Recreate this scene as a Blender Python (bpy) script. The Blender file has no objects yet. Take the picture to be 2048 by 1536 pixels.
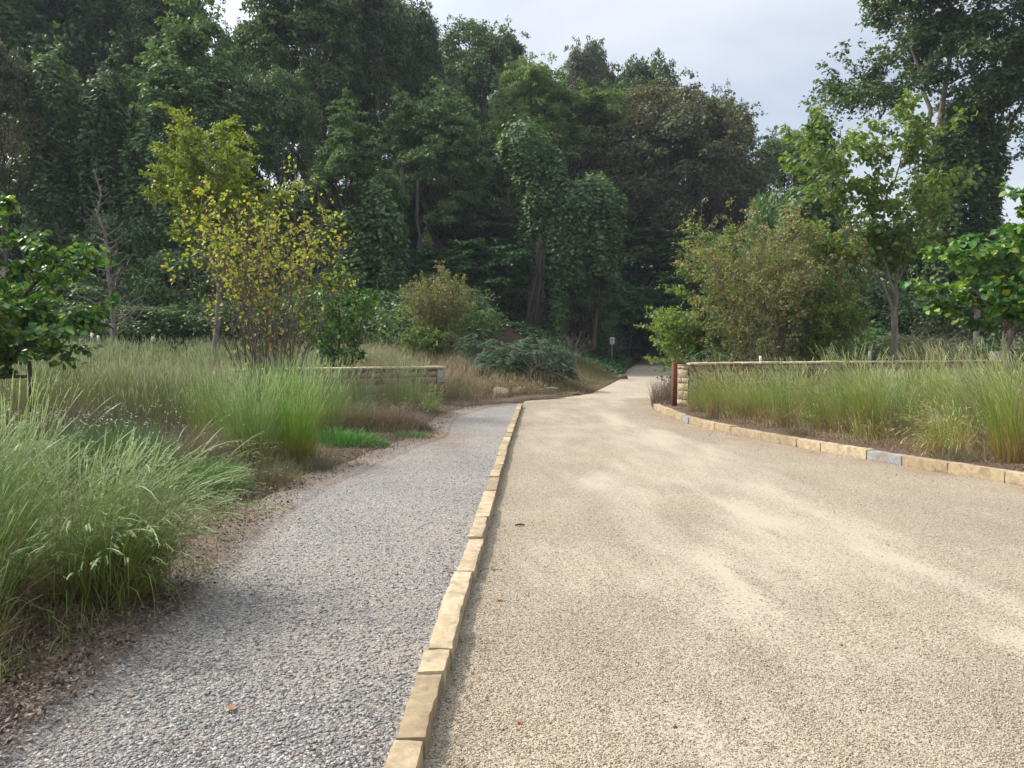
import bpy, math, random
import numpy as np
from mathutils import Vector, Matrix

# ------------------------------------------------------------------ camera, sky, sun, exposure
S = bpy.context.scene
COL = S.collection
cam_d = bpy.data.cameras.new('camera')
cam_d.sensor_width = 36.0
cam_d.lens = 27.0                      # 1536 px focal length on a 2048 px frame
cam_d.clip_start = 0.05
cam_d.clip_end = 3000
cam = bpy.data.objects.new('camera', cam_d)
COL.objects.link(cam)
cam.location = (0, 0, 1.5)
cam.rotation_euler = (math.radians(90 - 2.46), 0, 0)
S.camera = cam

SUN = Vector((-0.93, 0.36, 0.0)).normalized()
SUN_EL = math.radians(44)
world = bpy.data.worlds.new('World')
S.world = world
world.use_nodes = True
wt = world.node_tree
wt.nodes.clear()
w_out = wt.nodes.new('ShaderNodeOutputWorld')
w_bg = wt.nodes.new('ShaderNodeBackground')
w_bg.inputs['Strength'].default_value = 0.12
w_sky = wt.nodes.new('ShaderNodeTexSky')
w_sky.sky_type = 'NISHITA'
w_sky.sun_disc = False
w_sky.sun_elevation = SUN_EL
w_sky.sun_rotation = math.atan2(SUN.x, SUN.y)
w_sky.air_density = 1.2
w_sky.dust_density = 3.0
w_sky.ozone_density = 1.5
w_tc = wt.nodes.new('ShaderNodeTexCoord')
w_map = wt.nodes.new('ShaderNodeMapping')
w_map.inputs['Scale'].default_value = (1.0, 1.0, 2.6)
w_map.inputs['Location'].default_value = (0.35, 0.1, 0.2)
w_n = wt.nodes.new('ShaderNodeTexNoise')
w_n.inputs['Scale'].default_value = 2.1
w_n.inputs['Detail'].default_value = 7
w_n.inputs['Roughness'].default_value = 0.5
w_n.inputs['Distortion'].default_value = 0.3
w_r = wt.nodes.new('ShaderNodeValToRGB')
w_r.color_ramp.elements[0].position = 0.34
w_r.color_ramp.elements[0].color = (0.42, 0.42, 0.42, 1)
w_r.color_ramp.elements[1].position = 0.62
w_r.color_ramp.elements[1].color = (1, 1, 1, 1)
w_mix = wt.nodes.new('ShaderNodeMix')
w_mix.data_type = 'RGBA'
w_mix.inputs['B'].default_value = (5.15, 5.45, 6.0, 1)      # thin high cloud
wl = wt.links
wl.new(w_tc.outputs['Generated'], w_map.inputs['Vector'])
wl.new(w_map.outputs['Vector'], w_n.inputs['Vector'])
wl.new(w_n.outputs['Fac'], w_r.inputs['Fac'])
wl.new(w_r.outputs['Color'], w_mix.inputs['Factor'])
wl.new(w_sky.outputs['Color'], w_mix.inputs['A'])
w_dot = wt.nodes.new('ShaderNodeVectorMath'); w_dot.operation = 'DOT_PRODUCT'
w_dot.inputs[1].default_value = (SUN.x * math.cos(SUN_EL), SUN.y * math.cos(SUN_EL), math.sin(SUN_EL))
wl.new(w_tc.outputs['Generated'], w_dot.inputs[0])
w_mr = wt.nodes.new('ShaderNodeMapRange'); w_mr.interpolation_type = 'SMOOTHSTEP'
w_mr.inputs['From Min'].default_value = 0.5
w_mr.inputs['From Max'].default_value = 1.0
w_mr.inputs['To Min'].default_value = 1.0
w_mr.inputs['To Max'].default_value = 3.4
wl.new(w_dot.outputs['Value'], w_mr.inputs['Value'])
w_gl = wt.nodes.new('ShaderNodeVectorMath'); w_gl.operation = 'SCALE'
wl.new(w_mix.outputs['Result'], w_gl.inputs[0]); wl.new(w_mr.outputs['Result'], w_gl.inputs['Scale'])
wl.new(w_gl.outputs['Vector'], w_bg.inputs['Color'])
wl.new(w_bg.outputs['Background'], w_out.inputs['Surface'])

sun_d = bpy.data.lights.new('sun', 'SUN')
sun_d.energy = 3.2
sun_d.angle = math.radians(3.5)
sun_d.color = (1.0, 0.93, 0.82)
sun = bpy.data.objects.new('sun', sun_d)
COL.objects.link(sun)
sdir = Vector((SUN.x * math.cos(SUN_EL), SUN.y * math.cos(SUN_EL), math.sin(SUN_EL)))
sun.rotation_euler = sdir.to_track_quat('Z', 'Y').to_euler()
sun.location = (-30, 20, 40)

S.view_settings.view_transform = 'Standard'
S.view_settings.look = 'None'
S.view_settings.exposure = 0.47
S.view_settings.gamma = 1.0
S.view_settings.use_curve_mapping = False
S.render.engine = 'CYCLES'
S.cycles.use_denoising = True
S.cycles.denoising_input_passes = 'RGB_ALBEDO_NORMAL'
S.cycles.denoising_prefilter = 'NONE'
S.cycles.max_bounces = 6
S.cycles.diffuse_bounces = 3
S.cycles.glossy_bounces = 2
S.cycles.transmission_bounces = 3
S.cycles.transparent_max_bounces = 4
S.cycles.caustics_reflective = False
S.cycles.caustics_refractive = False

# ------------------------------------------------------------------ helpers
R0 = np.random.default_rng(7)

def tag(o, label=None, cat=None, group=None, kind=None):
    if label: o['label'] = label
    if cat: o['category'] = cat
    if group: o['group'] = group
    if kind: o['kind'] = kind
    return o

def empty(name, loc, label, cat, group=None, rz=0.0):
    o = bpy.data.objects.new(name, None)
    o.empty_display_size = 0.2
    COL.objects.link(o)
    o.location = loc
    o.rotation_euler = (0, 0, rz)
    return tag(o, label, cat, group)

def nrm(a):
    return a / np.maximum(np.linalg.norm(a, axis=-1, keepdims=True), 1e-9)

def rdir(rng, n):
    return nrm(rng.normal(size=(n, 3)))

def hash3(i, j, k):
    h = (i * 374761393 + j * 668265263 + k * 2147483647 + 1013904223) & 0xffffffff
    h = ((h ^ (h >> 13)) * 1274126177) & 0xffffffff
    return ((h ^ (h >> 16)) & 0xffff) / 65535.0

def vnoise(p):
    p = np.asarray(p, float)
    f = np.floor(p).astype(np.int64)
    u = p - f
    u = u * u * (3 - 2 * u)
    r = 0
    for a in (0, 1):
        for b in (0, 1):
            for c in (0, 1):
                w = (u[..., 0] if a else 1 - u[..., 0]) * (u[..., 1] if b else 1 - u[..., 1]) * (u[..., 2] if c else 1 - u[..., 2])
                r = r + w * hash3(f[..., 0] + a, f[..., 1] + b, f[..., 2] + c)
    return r * 2 - 1

def fbm(p, o=3):
    p = np.asarray(p, float)
    r, a = 0, 1.0
    for k in range(o):
        r = r + a * vnoise(p * (2 ** k) + 17.3 * k)
        a *= 0.5
    return r

def sstep(a, b, x):
    t = np.clip((x - a) / (b - a), 0, 1)
    return t * t * (3 - 2 * t)

class G:
    """collects faces (quads / tris) with two per-vertex values t and r, builds ONE mesh object"""
    def __init__(s):
        s.V, s.Q, s.T, s.t, s.r, s.n = [], [], [], [], [], 0
    def add(s, V, Q=None, T=None, t=0.0, r=0.0):
        V = np.asarray(V, float).reshape(-1, 3)
        m = len(V)
        if m == 0: return
        if Q is not None and len(Q): s.Q.append(np.asarray(Q, np.int64) + s.n)
        if T is not None and len(T): s.T.append(np.asarray(T, np.int64) + s.n)
        s.V.append(V)
        s.t.append(np.broadcast_to(np.asarray(t, float), (m,)))
        s.r.append(np.broadcast_to(np.asarray(r, float), (m,)))
        s.n += m
    def mesh(s, name, mat, smooth=False):
        me = bpy.data.meshes.new(name)
        V = np.concatenate(s.V) if s.V else np.zeros((0, 3))
        Q = np.concatenate(s.Q) if s.Q else np.zeros((0, 4), np.int64)
        T = np.concatenate(s.T) if s.T else np.zeros((0, 3), np.int64)
        me.vertices.add(len(V))
        me.vertices.foreach_set('co', V.astype(np.float32).ravel())
        loops = np.concatenate([Q.ravel(), T.ravel()]).astype(np.int32)
        me.loops.add(len(loops))
        me.loops.foreach_set('vertex_index', loops)
        st = np.concatenate([np.arange(len(Q)) * 4, len(Q) * 4 + np.arange(len(T)) * 3]).astype(np.int32)
        me.polygons.add(len(st))
        me.polygons.foreach_set('loop_start', st)
        if smooth:
            me.polygons.foreach_set('use_smooth', np.ones(len(st), bool))
        for nm, arr in (('t', s.t), ('r', s.r)):
            at = me.attributes.new(nm, 'FLOAT', 'POINT')
            at.data.foreach_set('value', (np.concatenate(arr) if arr else np.zeros(0)).astype(np.float32))
        me.update(calc_edges=True)
        me.materials.append(mat)
        return me
    def build(s, name, mat, parent=None, smooth=False, loc=None):
        o = bpy.data.objects.new(name, s.mesh(name, mat, smooth))
        COL.objects.link(o)
        if parent is not None: o.parent = parent
        if loc is not None: o.location = loc
        return o

def tube(g, pts, rad, sides=6, t=None, r=0.0):
    pts = np.asarray(pts, float)
    n = len(pts)
    rad = np.broadcast_to(np.asarray(rad, float), (n,))
    d = nrm(np.gradient(pts, axis=0))
    ref = np.array([0.0, 0, 1]) if abs(d[0][2]) < 0.9 else np.array([1.0, 0, 0])
    a = nrm(np.cross(d, ref))
    b = np.cross(d, a)
    ang = np.arange(sides) * 2 * math.pi / sides
    V = pts[:, None] + rad[:, None, None] * (np.cos(ang)[None, :, None] * a[:, None] + np.sin(ang)[None, :, None] * b[:, None])
    i = np.arange(n - 1)[:, None] * sides
    j = np.arange(sides)[None]
    j2 = (j + 1) % sides
    Q = np.stack([i + j, i + j2, i + sides + j2, i + sides + j], -1).reshape(-1, 4)
    tt = np.repeat(np.linspace(0, 1, n) if t is None else np.broadcast_to(t, (n,)), sides)
    g.add(V.reshape(-1, 3), Q, None, tt, r)

DIAMOND = (np.array([[0, 0, 0], [-.5, .48, .0], [0, 1, .06], [.5, .48, .0]]), np.array([[0, 3, 2, 1]]), np.zeros((0, 3), int))
OVAL = (np.array([[0, 0, 0], [-.42, .28, .07], [0, .3, -.05], [.42, .28, .07], [-.45, .62, .06], [0, .64, -.06], [.45, .62, .06], [0, 1, -.1]]),
        np.array([[2, 5, 4, 1], [3, 6, 5, 2]]), np.array([[0, 2, 1], [0, 3, 2], [5, 7, 4], [6, 7, 5]]))

def leaves(g, C, A, N, size, t, r, shape=DIAMOND, wid=0.6):
    """C centres (n,3), A axis, N normal, size length"""
    n = len(C)
    if n == 0: return
    A = nrm(A)
    B = nrm(np.cross(A, N))
    N2 = np.cross(B, A)
    P, Q, T = shape
    size = np.broadcast_to(np.asarray(size, float), (n,))
    V = C[:, None] + size[:, None, None] * (P[None, :, 1:2] * A[:, None] + wid * P[None, :, 0:1] * B[:, None] + P[None, :, 2:3] * N2[:, None])
    k = len(P)
    off = (np.arange(n) * k)[:, None, None]
    Qa = (Q[None] + off).reshape(-1, 4) if len(Q) else None
    Ta = (T[None] + off).reshape(-1, 3) if len(T) else None
    g.add(V.reshape(-1, 3), Qa, Ta, np.repeat(np.broadcast_to(t, (n,)), k), np.repeat(np.broadcast_to(r, (n,)), k))

def free_axis(rng, N, droop=0.3):
    A = np.cross(N, rdir(rng, len(N)))
    A = nrm(A)
    A[:, 2] -= droop
    return nrm(A)

# ------------------------------------------------------------------ materials
def new_mat(name):
    m = bpy.data.materials.new(name)
    m.use_nodes = True
    m.node_tree.nodes.clear()
    return m, m.node_tree.nodes, m.node_tree.links

def ramp(nt, stops, fac=None, links=None, interp='LINEAR'):
    n = nt.new('ShaderNodeValToRGB')
    cr = n.color_ramp
    cr.interpolation = interp
    while len(cr.elements) < len(stops): cr.elements.new(0.5)
    for e, (p, c) in zip(cr.elements, stops):
        e.position = p
        e.color = (c[0], c[1], c[2], 1)
    if fac is not None: links.new(fac, n.inputs['Fac'])
    return n

def attr(nt, name):
    a = nt.new('ShaderNodeAttribute')
    a.attribute_name = name
    return a

def foliage_mat(name, r_stops, tint=None, tint_amt=0.5, trans=0.25, rough=0.5, spec=0.25, objvar=0.12):
    """r drives leaf to leaf colour, t (0..1 per clump) mixes in a second tint"""
    m, N, L = new_mat(name)
    out = N.new('ShaderNodeOutputMaterial')
    r = ramp(N, r_stops, attr(N, 'r').outputs['Fac'], L)
    col = r.outputs['Color']
    if tint is not None:
        mr = N.new('ShaderNodeMapRange')
        mr.inputs['From Min'].default_value = 0.35
        mr.inputs['From Max'].default_value = 1.0
        mr.inputs['To Max'].default_value = tint_amt
        L.new(attr(N, 't').outputs['Fac'], mr.inputs['Value'])
        mx = N.new('ShaderNodeMix'); mx.data_type = 'RGBA'
        L.new(mr.outputs['Result'], mx.inputs['Factor'])
        L.new(col, mx.inputs['A'])
        mx.inputs['B'].default_value = (*tint, 1)
        col = mx.outputs['Result']
    if objvar:
        oi = N.new('ShaderNodeObjectInfo')
        hs = N.new('ShaderNodeHueSaturation')
        m1 = N.new('ShaderNodeMapRange')
        m1.inputs['To Min'].default_value = 1 - objvar * 1.6
        m1.inputs['To Max'].default_value = 1 + objvar * 1.6
        L.new(oi.outputs['Random'], m1.inputs['Value'])
        L.new(m1.outputs['Result'], hs.inputs['Value'])
        L.new(col, hs.inputs['Color'])
        col = hs.outputs['Color']
    p = N.new('ShaderNodeBsdfPrincipled')
    p.inputs['Roughness'].default_value = rough
    p.inputs['Specular IOR Level'].default_value = spec
    L.new(col, p.inputs['Base Color'])
    tr = N.new('ShaderNodeBsdfTranslucent')
    g2 = N.new('ShaderNodeMix'); g2.data_type = 'RGBA'; g2.blend_type = 'MULTIPLY'
    g2.inputs['Factor'].default_value = 1.0
    L.new(col, g2.inputs['A'])
    g2.inputs['B'].default_value = (1.15, 1.25, 0.6, 1)
    L.new(g2.outputs['Result'], tr.inputs['Color'])
    ms = N.new('ShaderNodeMixShader')
    ms.inputs['Fac'].default_value = trans
    L.new(p.outputs['BSDF'], ms.inputs[1])
    L.new(tr.outputs['BSDF'], ms.inputs[2])
    L.new(ms.outputs['Shader'], out.inputs['Surface'])
    return m

def grass_mat(name, base, mid, mid2, head, dry, dryamt=0.25, trans=0.3):
    """t: 0 root .. 0.9 tip, 1 = seed head; r per blade"""
    m, N, L = new_mat(name)
    out = N.new('ShaderNodeOutputMaterial')
    ra = attr(N, 'r').outputs['Fac']
    ta = attr(N, 't').outputs['Fac']
    g = ramp(N, [(0, mid), (1 - dryamt, mid2), (1 - dryamt * 0.6, dry), (1, dry)], ra, L)
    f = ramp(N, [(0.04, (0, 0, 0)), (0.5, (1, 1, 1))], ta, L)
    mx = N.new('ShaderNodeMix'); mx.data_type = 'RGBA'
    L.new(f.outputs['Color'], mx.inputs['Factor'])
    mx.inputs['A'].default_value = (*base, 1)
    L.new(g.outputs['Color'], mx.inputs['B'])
    f2 = ramp(N, [(0.86, (0, 0, 0)), (0.97, (1, 1, 1))], ta, L)
    m2 = N.new('ShaderNodeMix'); m2.data_type = 'RGBA'
    L.new(f2.outputs['Color'], m2.inputs['Factor'])
    L.new(mx.outputs['Result'], m2.inputs['A'])
    m2.inputs['B'].default_value = (*head, 1)
    oi = N.new('ShaderNodeObjectInfo')
    hs = N.new('ShaderNodeHueSaturation')
    for sock, lo, hi, k in (('Hue', .478, .512, 7.3), ('Value', .78, 1.22, 1.0), ('Saturation', .82, 1.1, 3.7)):
        ml = N.new('ShaderNodeMath'); ml.operation = 'MULTIPLY'; ml.inputs[1].default_value = k
        fr = N.new('ShaderNodeMath'); fr.operation = 'FRACT'
        mr = N.new('ShaderNodeMapRange'); mr.inputs['To Min'].default_value = lo; mr.inputs['To Max'].default_value = hi
        L.new(oi.outputs['Random'], ml.inputs[0]); L.new(ml.outputs[0], fr.inputs[0]); L.new(fr.outputs[0], mr.inputs['Value'])
        L.new(mr.outputs['Result'], hs.inputs[sock])
    L.new(m2.outputs['Result'], hs.inputs['Color'])
    m2 = hs
    p = N.new('ShaderNodeBsdfPrincipled')
    p.inputs['Roughness'].default_value = 0.5
    p.inputs['Specular IOR Level'].default_value = 0.3
    L.new(m2.outputs['Color'], p.inputs['Base Color'])
    tr = N.new('ShaderNodeBsdfTranslucent')
    L.new(m2.outputs['Color'], tr.inputs['Color'])
    ms = N.new('ShaderNodeMixShader')
    ms.inputs['Fac'].default_value = trans
    L.new(p.outputs['BSDF'], ms.inputs[1]); L.new(tr.outputs['BSDF'], ms.inputs[2])
    L.new(ms.outputs['Shader'], out.inputs['Surface'])
    return m

def bark_mat(name, c1, c2, scale=6.0):
    m, N, L = new_mat(name)
    out = N.new('ShaderNodeOutputMaterial')
    tc = N.new('ShaderNodeTexCoord')
    mp = N.new('ShaderNodeMapping'); mp.inputs['Scale'].default_value = (scale, scale, scale * 0.22)
    n = N.new('ShaderNodeTexNoise'); n.inputs['Scale'].default_value = 3; n.inputs['Detail'].default_value = 6
    L.new(tc.outputs['Object'], mp.inputs['Vector']); L.new(mp.outputs['Vector'], n.inputs['Vector'])
    r = ramp(N, [(0.3, c1), (0.7, c2)], n.outputs['Fac'], L)
    b = N.new('ShaderNodeBump'); b.inputs['Strength'].default_value = 0.8; b.inputs['Distance'].default_value = 0.02
    L.new(n.outputs['Fac'], b.inputs['Height'])
    p = N.new('ShaderNodeBsdfPrincipled'); p.inputs['Roughness'].default_value = 0.9
    p.inputs['Specular IOR Level'].default_value = 0.1
    L.new(r.outputs['Color'], p.inputs['Base Color']); L.new(b.outputs['Normal'], p.inputs['Normal'])
    L.new(p.outputs['BSDF'], out.inputs['Surface'])
    return m

def plain_mat(name, c, rough=0.6, metal=0.0):
    m, N, L = new_mat(name)
    out = N.new('ShaderNodeOutputMaterial')
    p = N.new('ShaderNodeBsdfPrincipled')
    tc = N.new('ShaderNodeTexCoord')
    n = N.new('ShaderNodeTexNoise'); n.inputs['Scale'].default_value = 25; n.inputs['Detail'].default_value = 4
    L.new(tc.outputs['Object'], n.inputs['Vector'])
    k = 0.8
    r = ramp(N, [(0.3, tuple(x * k for x in c)), (0.7, c)], n.outputs['Fac'], L)
    L.new(r.outputs['Color'], p.inputs['Base Color'])
    p.inputs['Roughness'].default_value = rough
    p.inputs['Metallic'].default_value = metal
    L.new(p.outputs['BSDF'], out.inputs['Surface'])
    return m

def stone_mat(name, stops, scale=9.0, bump=0.012, streak=1.0, blotch=(0.35, 0.3, 0.22), blotch_amt=0.35):
    m, N, L = new_mat(name)
    out = N.new('ShaderNodeOutputMaterial')
    tc = N.new('ShaderNodeTexCoord')
    r = ramp(N, stops, attr(N, 'r').outputs['Fac'], L)
    mp = N.new('ShaderNodeMapping'); mp.inputs['Scale'].default_value = (1, 1, streak)
    n = N.new('ShaderNodeTexNoise'); n.inputs['Scale'].default_value = scale; n.inputs['Detail'].default_value = 8; n.inputs['Roughness'].default_value = 0.65
    n2 = N.new('ShaderNodeTexNoise'); n2.inputs['Scale'].default_value = scale * 0.35; n2.inputs['Detail'].default_value = 4
    L.new(tc.outputs['Object'], mp.inputs['Vector'])
    L.new(mp.outputs['Vector'], n.inputs['Vector']); L.new(tc.outputs['Object'], n2.inputs['Vector'])
    v = ramp(N, [(0.25, (0.62, 0.62, 0.62)), (0.75, (1.2, 1.2, 1.2))], n.outputs['Fac'], L)
    mu = N.new('ShaderNodeMix'); mu.data_type = 'RGBA'; mu.blend_type = 'MULTIPLY'; mu.inputs['Factor'].default_value = 1
    L.new(r.outputs['Color'], mu.inputs['A']); L.new(v.outputs['Color'], mu.inputs['B'])
    f = ramp(N, [(0.48, (0, 0, 0)), (0.68, (blotch_amt,) * 3)], n2.outputs['Fac'], L)
    mx = N.new('ShaderNodeMix'); mx.data_type = 'RGBA'
    L.new(f.outputs['Color'], mx.inputs['Factor']); L.new(mu.outputs['Result'], mx.inputs['A'])
    mx.inputs['B'].default_value = (*blotch, 1)
    b = N.new('ShaderNodeBump'); b.inputs['Strength'].default_value = 0.9; b.inputs['Distance'].default_value = bump
    L.new(n.outputs['Fac'], b.inputs['Height'])
    p = N.new('ShaderNodeBsdfPrincipled'); p.inputs['Roughness'].default_value = 0.85
    p.inputs['Specular IOR Level'].default_value = 0.2
    L.new(mx.outputs['Result'], p.inputs['Base Color']); L.new(b.outputs['Normal'], p.inputs['Normal'])
    L.new(p.outputs['BSDF'], out.inputs['Surface'])
    return m

def gravel_mat(name, cells, fines, scale, bumpd, t_is_fines=True, aniso=1.0, patch=None, rough_noise=3.0, fines_base=0.0):
    """cells: ramp of stone colours; fines: compacted dust colour; t attribute = how worn (fines showing)"""
    m, N, L = new_mat(name)
    out = N.new('ShaderNodeOutputMaterial')
    tc = N.new('ShaderNodeTexCoord')
    co = tc.outputs['Object']
    nd = N.new('ShaderNodeTexNoise'); nd.inputs['Scale'].default_value = scale * 0.6; nd.inputs['Detail'].default_value = 2
    L.new(co, nd.inputs['Vector'])
    ad = N.new('ShaderNodeMix'); ad.data_type = 'RGBA'; ad.blend_type = 'LINEAR_LIGHT'; ad.inputs['Factor'].default_value = 0.004
    L.new(co, ad.inputs['A']); L.new(nd.outputs['Color'], ad.inputs['B'])
    v = N.new('ShaderNodeTexVoronoi'); v.inputs['Scale'].default_value = scale
    L.new(ad.outputs['Result'], v.inputs['Vector'])
    v2 = N.new('ShaderNodeTexVoronoi'); v2.inputs['Scale'].default_value = scale * 1.9
    L.new(co, v2.inputs['Vector'])
    sep = N.new('ShaderNodeSeparateColor'); L.new(v.outputs['Color'], sep.inputs['Color'])
    c = ramp(N, cells, sep.outputs['Red'], L)
    # dark gaps between the stones: colour darkens away from each cell centre
    gap = ramp(N, [(0.0, (1.12,) * 3), (0.55, (1.0,) * 3), (0.85, (0.36,) * 3)], v.outputs['Distance'], L)
    mu = N.new('ShaderNodeMix'); mu.data_type = 'RGBA'; mu.blend_type = 'MULTIPLY'; mu.inputs['Factor'].default_value = 1
    L.new(c.outputs['Color'], mu.inputs['A']); L.new(gap.outputs['Color'], mu.inputs['B'])
    col = mu.outputs['Result']
    # patches of value
    pn = N.new('ShaderNodeTexNoise'); pn.inputs['Scale'].default_value = 0.55; pn.inputs['Detail'].default_value = 6; pn.inputs['Roughness'].default_value = 0.6
    L.new(co, pn.inputs['Vector'])
    pv = ramp(N, [(0.3, (0.84, 0.84, 0.86)), (0.7, (1.1, 1.09, 1.06))], pn.outputs['Fac'], L)
    mp = N.new('ShaderNodeMix'); mp.data_type = 'RGBA'; mp.blend_type = 'MULTIPLY'; mp.inputs['Factor'].default_value = 1
    L.new(col, mp.inputs['A']); L.new(pv.outputs['Color'], mp.inputs['B'])
    col = mp.outputs['Result']
    if patch is not None:   # second attribute r: reddish clay / mulch mixed in
        mc = N.new('ShaderNodeMix'); mc.data_type = 'RGBA'
        L.new(attr(N, 'r').outputs['Fac'], mc.inputs['Factor'])
        L.new(col, mc.inputs['A']); mc.inputs['B'].default_value = (*patch, 1)
        col = mc.outputs['Result']
    # fines
    fn = N.new('ShaderNodeTexNoise'); fn.inputs['Scale'].default_value = scale * 0.35; fn.inputs['Detail'].default_value = 3
    L.new(co, fn.inputs['Vector'])
    a1 = N.new('ShaderNodeMath'); a1.operation = 'MULTIPLY_ADD'
    L.new(fn.outputs['Fac'], a1.inputs[0]); a1.inputs[1].default_value = 0.9
    L.new(attr(N, 't').outputs['Fac'], a1.inputs[2])
    a2 = N.new('ShaderNodeMath'); a2.operation = 'MULTIPLY_ADD'
    L.new(sep.outputs['Green'], a2.inputs[0]); a2.inputs[1].default_value = 0.75
    L.new(a1.outputs[0], a2.inputs[2])
    fr = ramp(N, [(0.0, (0, 0, 0)), (1.0, (1, 1, 1))], None, None)
    mr = N.new('ShaderNodeMapRange')
    mr.inputs['From Min'].default_value = 1.16 - fines_base
    mr.inputs['From Max'].default_value = 1.24 - fines_base
    L.new(a2.outputs[0], mr.inputs['Value'])
    N.remove(fr)
    mf = N.new('ShaderNodeMix'); mf.data_type = 'RGBA'
    L.new(mr.outputs['Result'], mf.inputs['Factor']); L.new(col, mf.inputs['A']); mf.inputs['B'].default_value = (*fines, 1)
    col = mf.outputs['Result']
    # bump: stones bulge, less where fines cover them
    h = N.new('ShaderNodeMath'); h.operation = 'MULTIPLY'
    inv = N.new('ShaderNodeMath'); inv.operation = 'MULTIPLY_ADD'; inv.inputs[1].default_value = -0.75; inv.inputs[2].default_value = 1.0
    L.new(mr.outputs['Result'], inv.inputs[0])
    hh = N.new('ShaderNodeMath'); hh.operation = 'SUBTRACT'; hh.inputs[0].default_value = 1.0
    L.new(v.outputs['Distance'], hh.inputs[1])
    h2 = N.new('ShaderNodeMath'); h2.operation = 'MULTIPLY_ADD'; h2.inputs[1].default_value = -0.4
    L.new(v2.outputs['Distance'], h2.inputs[0]); L.new(hh.outputs[0], h2.inputs[2])
    L.new(h2.outputs[0], h.inputs[0]); L.new(inv.outputs[0], h.inputs[1])
    b = N.new('ShaderNodeBump'); b.inputs['Strength'].default_value = 1.0; b.inputs['Distance'].default_value = bumpd
    L.new(h.outputs[0], b.inputs['Height'])
    p = N.new('ShaderNodeBsdfPrincipled'); p.inputs['Roughness'].default_value = 0.85
    p.inputs['Specular IOR Level'].default_value = 0.2
    L.new(col, p.inputs['Base Color']); L.new(b.outputs['Normal'], p.inputs['Normal'])
    L.new(p.outputs['BSDF'], out.inputs['Surface'])
    return m

def soil_mat(name, stops, scale=14, bump=0.03):
    m, N, L = new_mat(name)
    out = N.new('ShaderNodeOutputMaterial')
    tc = N.new('ShaderNodeTexCoord')
    n = N.new('ShaderNodeTexNoise'); n.inputs['Scale'].default_value = scale; n.inputs['Detail'].default_value = 8; n.inputs['Roughness'].default_value = 0.7
    n2 = N.new('ShaderNodeTexNoise'); n2.inputs['Scale'].default_value = 0.6; n2.inputs['Detail'].default_value = 5
    L.new(tc.outputs['Object'], n.inputs['Vector']); L.new(tc.outputs['Object'], n2.inputs['Vector'])
    a = N.new('ShaderNodeMath'); a.operation = 'MULTIPLY_ADD'; a.inputs[1].default_value = 0.6
    L.new(n2.outputs['Fac'], a.inputs[0]); L.new(n.outputs['Fac'], a.inputs[2])
    mr = N.new('ShaderNodeMapRange'); mr.inputs['From Min'].default_value = 0.55; mr.inputs['From Max'].default_value = 1.1
    L.new(a.outputs[0], mr.inputs['Value'])
    r = ramp(N, stops, mr.outputs['Result'], L)
    b = N.new('ShaderNodeBump'); b.inputs['Distance'].default_value = bump
    L.new(n.outputs['Fac'], b.inputs['Height'])
    p = N.new('ShaderNodeBsdfPrincipled'); p.inputs['Roughness'].default_value = 0.95
    p.inputs['Specular IOR Level'].default_value = 0.1
    L.new(r.outputs['Color'], p.inputs['Base Color']); L.new(b.outputs['Normal'], p.inputs['Normal'])
    L.new(p.outputs['BSDF'], out.inputs['Surface'])
    return m

M = {}
M['leaf_dark'] = foliage_mat('leaf_dark', [(0, (.042, .085, .03)), (.5, (.085, .15, .052)), (1, (.15, .22, .078))], (.15, .19, .065), .5, trans=.33, rough=.5, spec=.3, objvar=.2)
M['leaf_mid'] = foliage_mat('leaf_mid', [(0, (.045, .09, .03)), (.5, (.085, .15, .05)), (1, (.15, .22, .08))], (.15, .19, .06), .5, trans=.3, rough=.45, spec=.4)
M['leaf_light'] = foliage_mat('leaf_light', [(0, (.08, .14, .04)), (.5, (.14, .21, .055)), (1, (.21, .27, .07))], (.18, .22, .06), .4, trans=.3)
M['leaf_brown'] = foliage_mat('leaf_brown', [(0, (.05, .08, .034)), (.5, (.09, .12, .055)), (1, (.14, .15, .07))], (.19, .145, .085), .6, trans=.25)
M['leaf_vine'] = foliage_mat('leaf_vine', [(0, (0.049, 0.105, 0.042)), (.5, (0.098, 0.175, 0.063)), (1, (0.182, 0.266, 0.084))], (0.154, 0.224, 0.063), .5, trans=.25, rough=.5, spec=.3, objvar=.05)
M['leaf_yellow'] = foliage_mat('leaf_yellow', [(0, (.18, .24, .035)), (.4, (.33, .38, .05)), (.88, (.50, .47, .08)), (.95, (.50, .30, .08)), (1, (.55, .2, .09))], None, trans=.38, objvar=0)
M['leaf_yellowgreen'] = foliage_mat('leaf_yellowgreen', [(0, (0.108, 0.176, 0.027)), (.5, (0.203, 0.270, 0.034)), (1, (0.351, 0.365, 0.054))], (0.338, 0.324, 0.041), .5, trans=.32, objvar=0)
M['leaf_catalpa'] = foliage_mat('leaf_catalpa', [(0, (.08, .15, .035)), (.5, (.16, .25, .06)), (.9, (.25, .32, .08)), (1, (.32, .27, .08))], (.25, .28, .08), .4, trans=.42, objvar=0)
M['leaf_big'] = foliage_mat('leaf_big', [(0, (0.048, 0.136, 0.040)), (.55, (0.096, 0.224, 0.051)), (.85, (0.208, 0.336, 0.048)), (1, (0.352, 0.400, 0.048))], None, trans=.25, rough=.4, spec=.45, objvar=0)
M['leaf_redbrown'] = foliage_mat('leaf_redbrown', [(0, (.10, .16, .05)), (.5, (.19, .26, .08)), (.75, (.30, .27, .11)), (.9, (.42, .26, .15)), (1, (.48, .22, .13))], (.36, .26, .16), .5, trans=.35, objvar=0)
M['leaf_bluegreen'] = foliage_mat('leaf_bluegreen', [(0, (0.036, 0.090, 0.050)), (.6, (0.072, 0.144, 0.072)), (1, (0.120, 0.204, 0.090))], None, trans=.2, rough=.45, spec=.4, objvar=.05)
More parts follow.
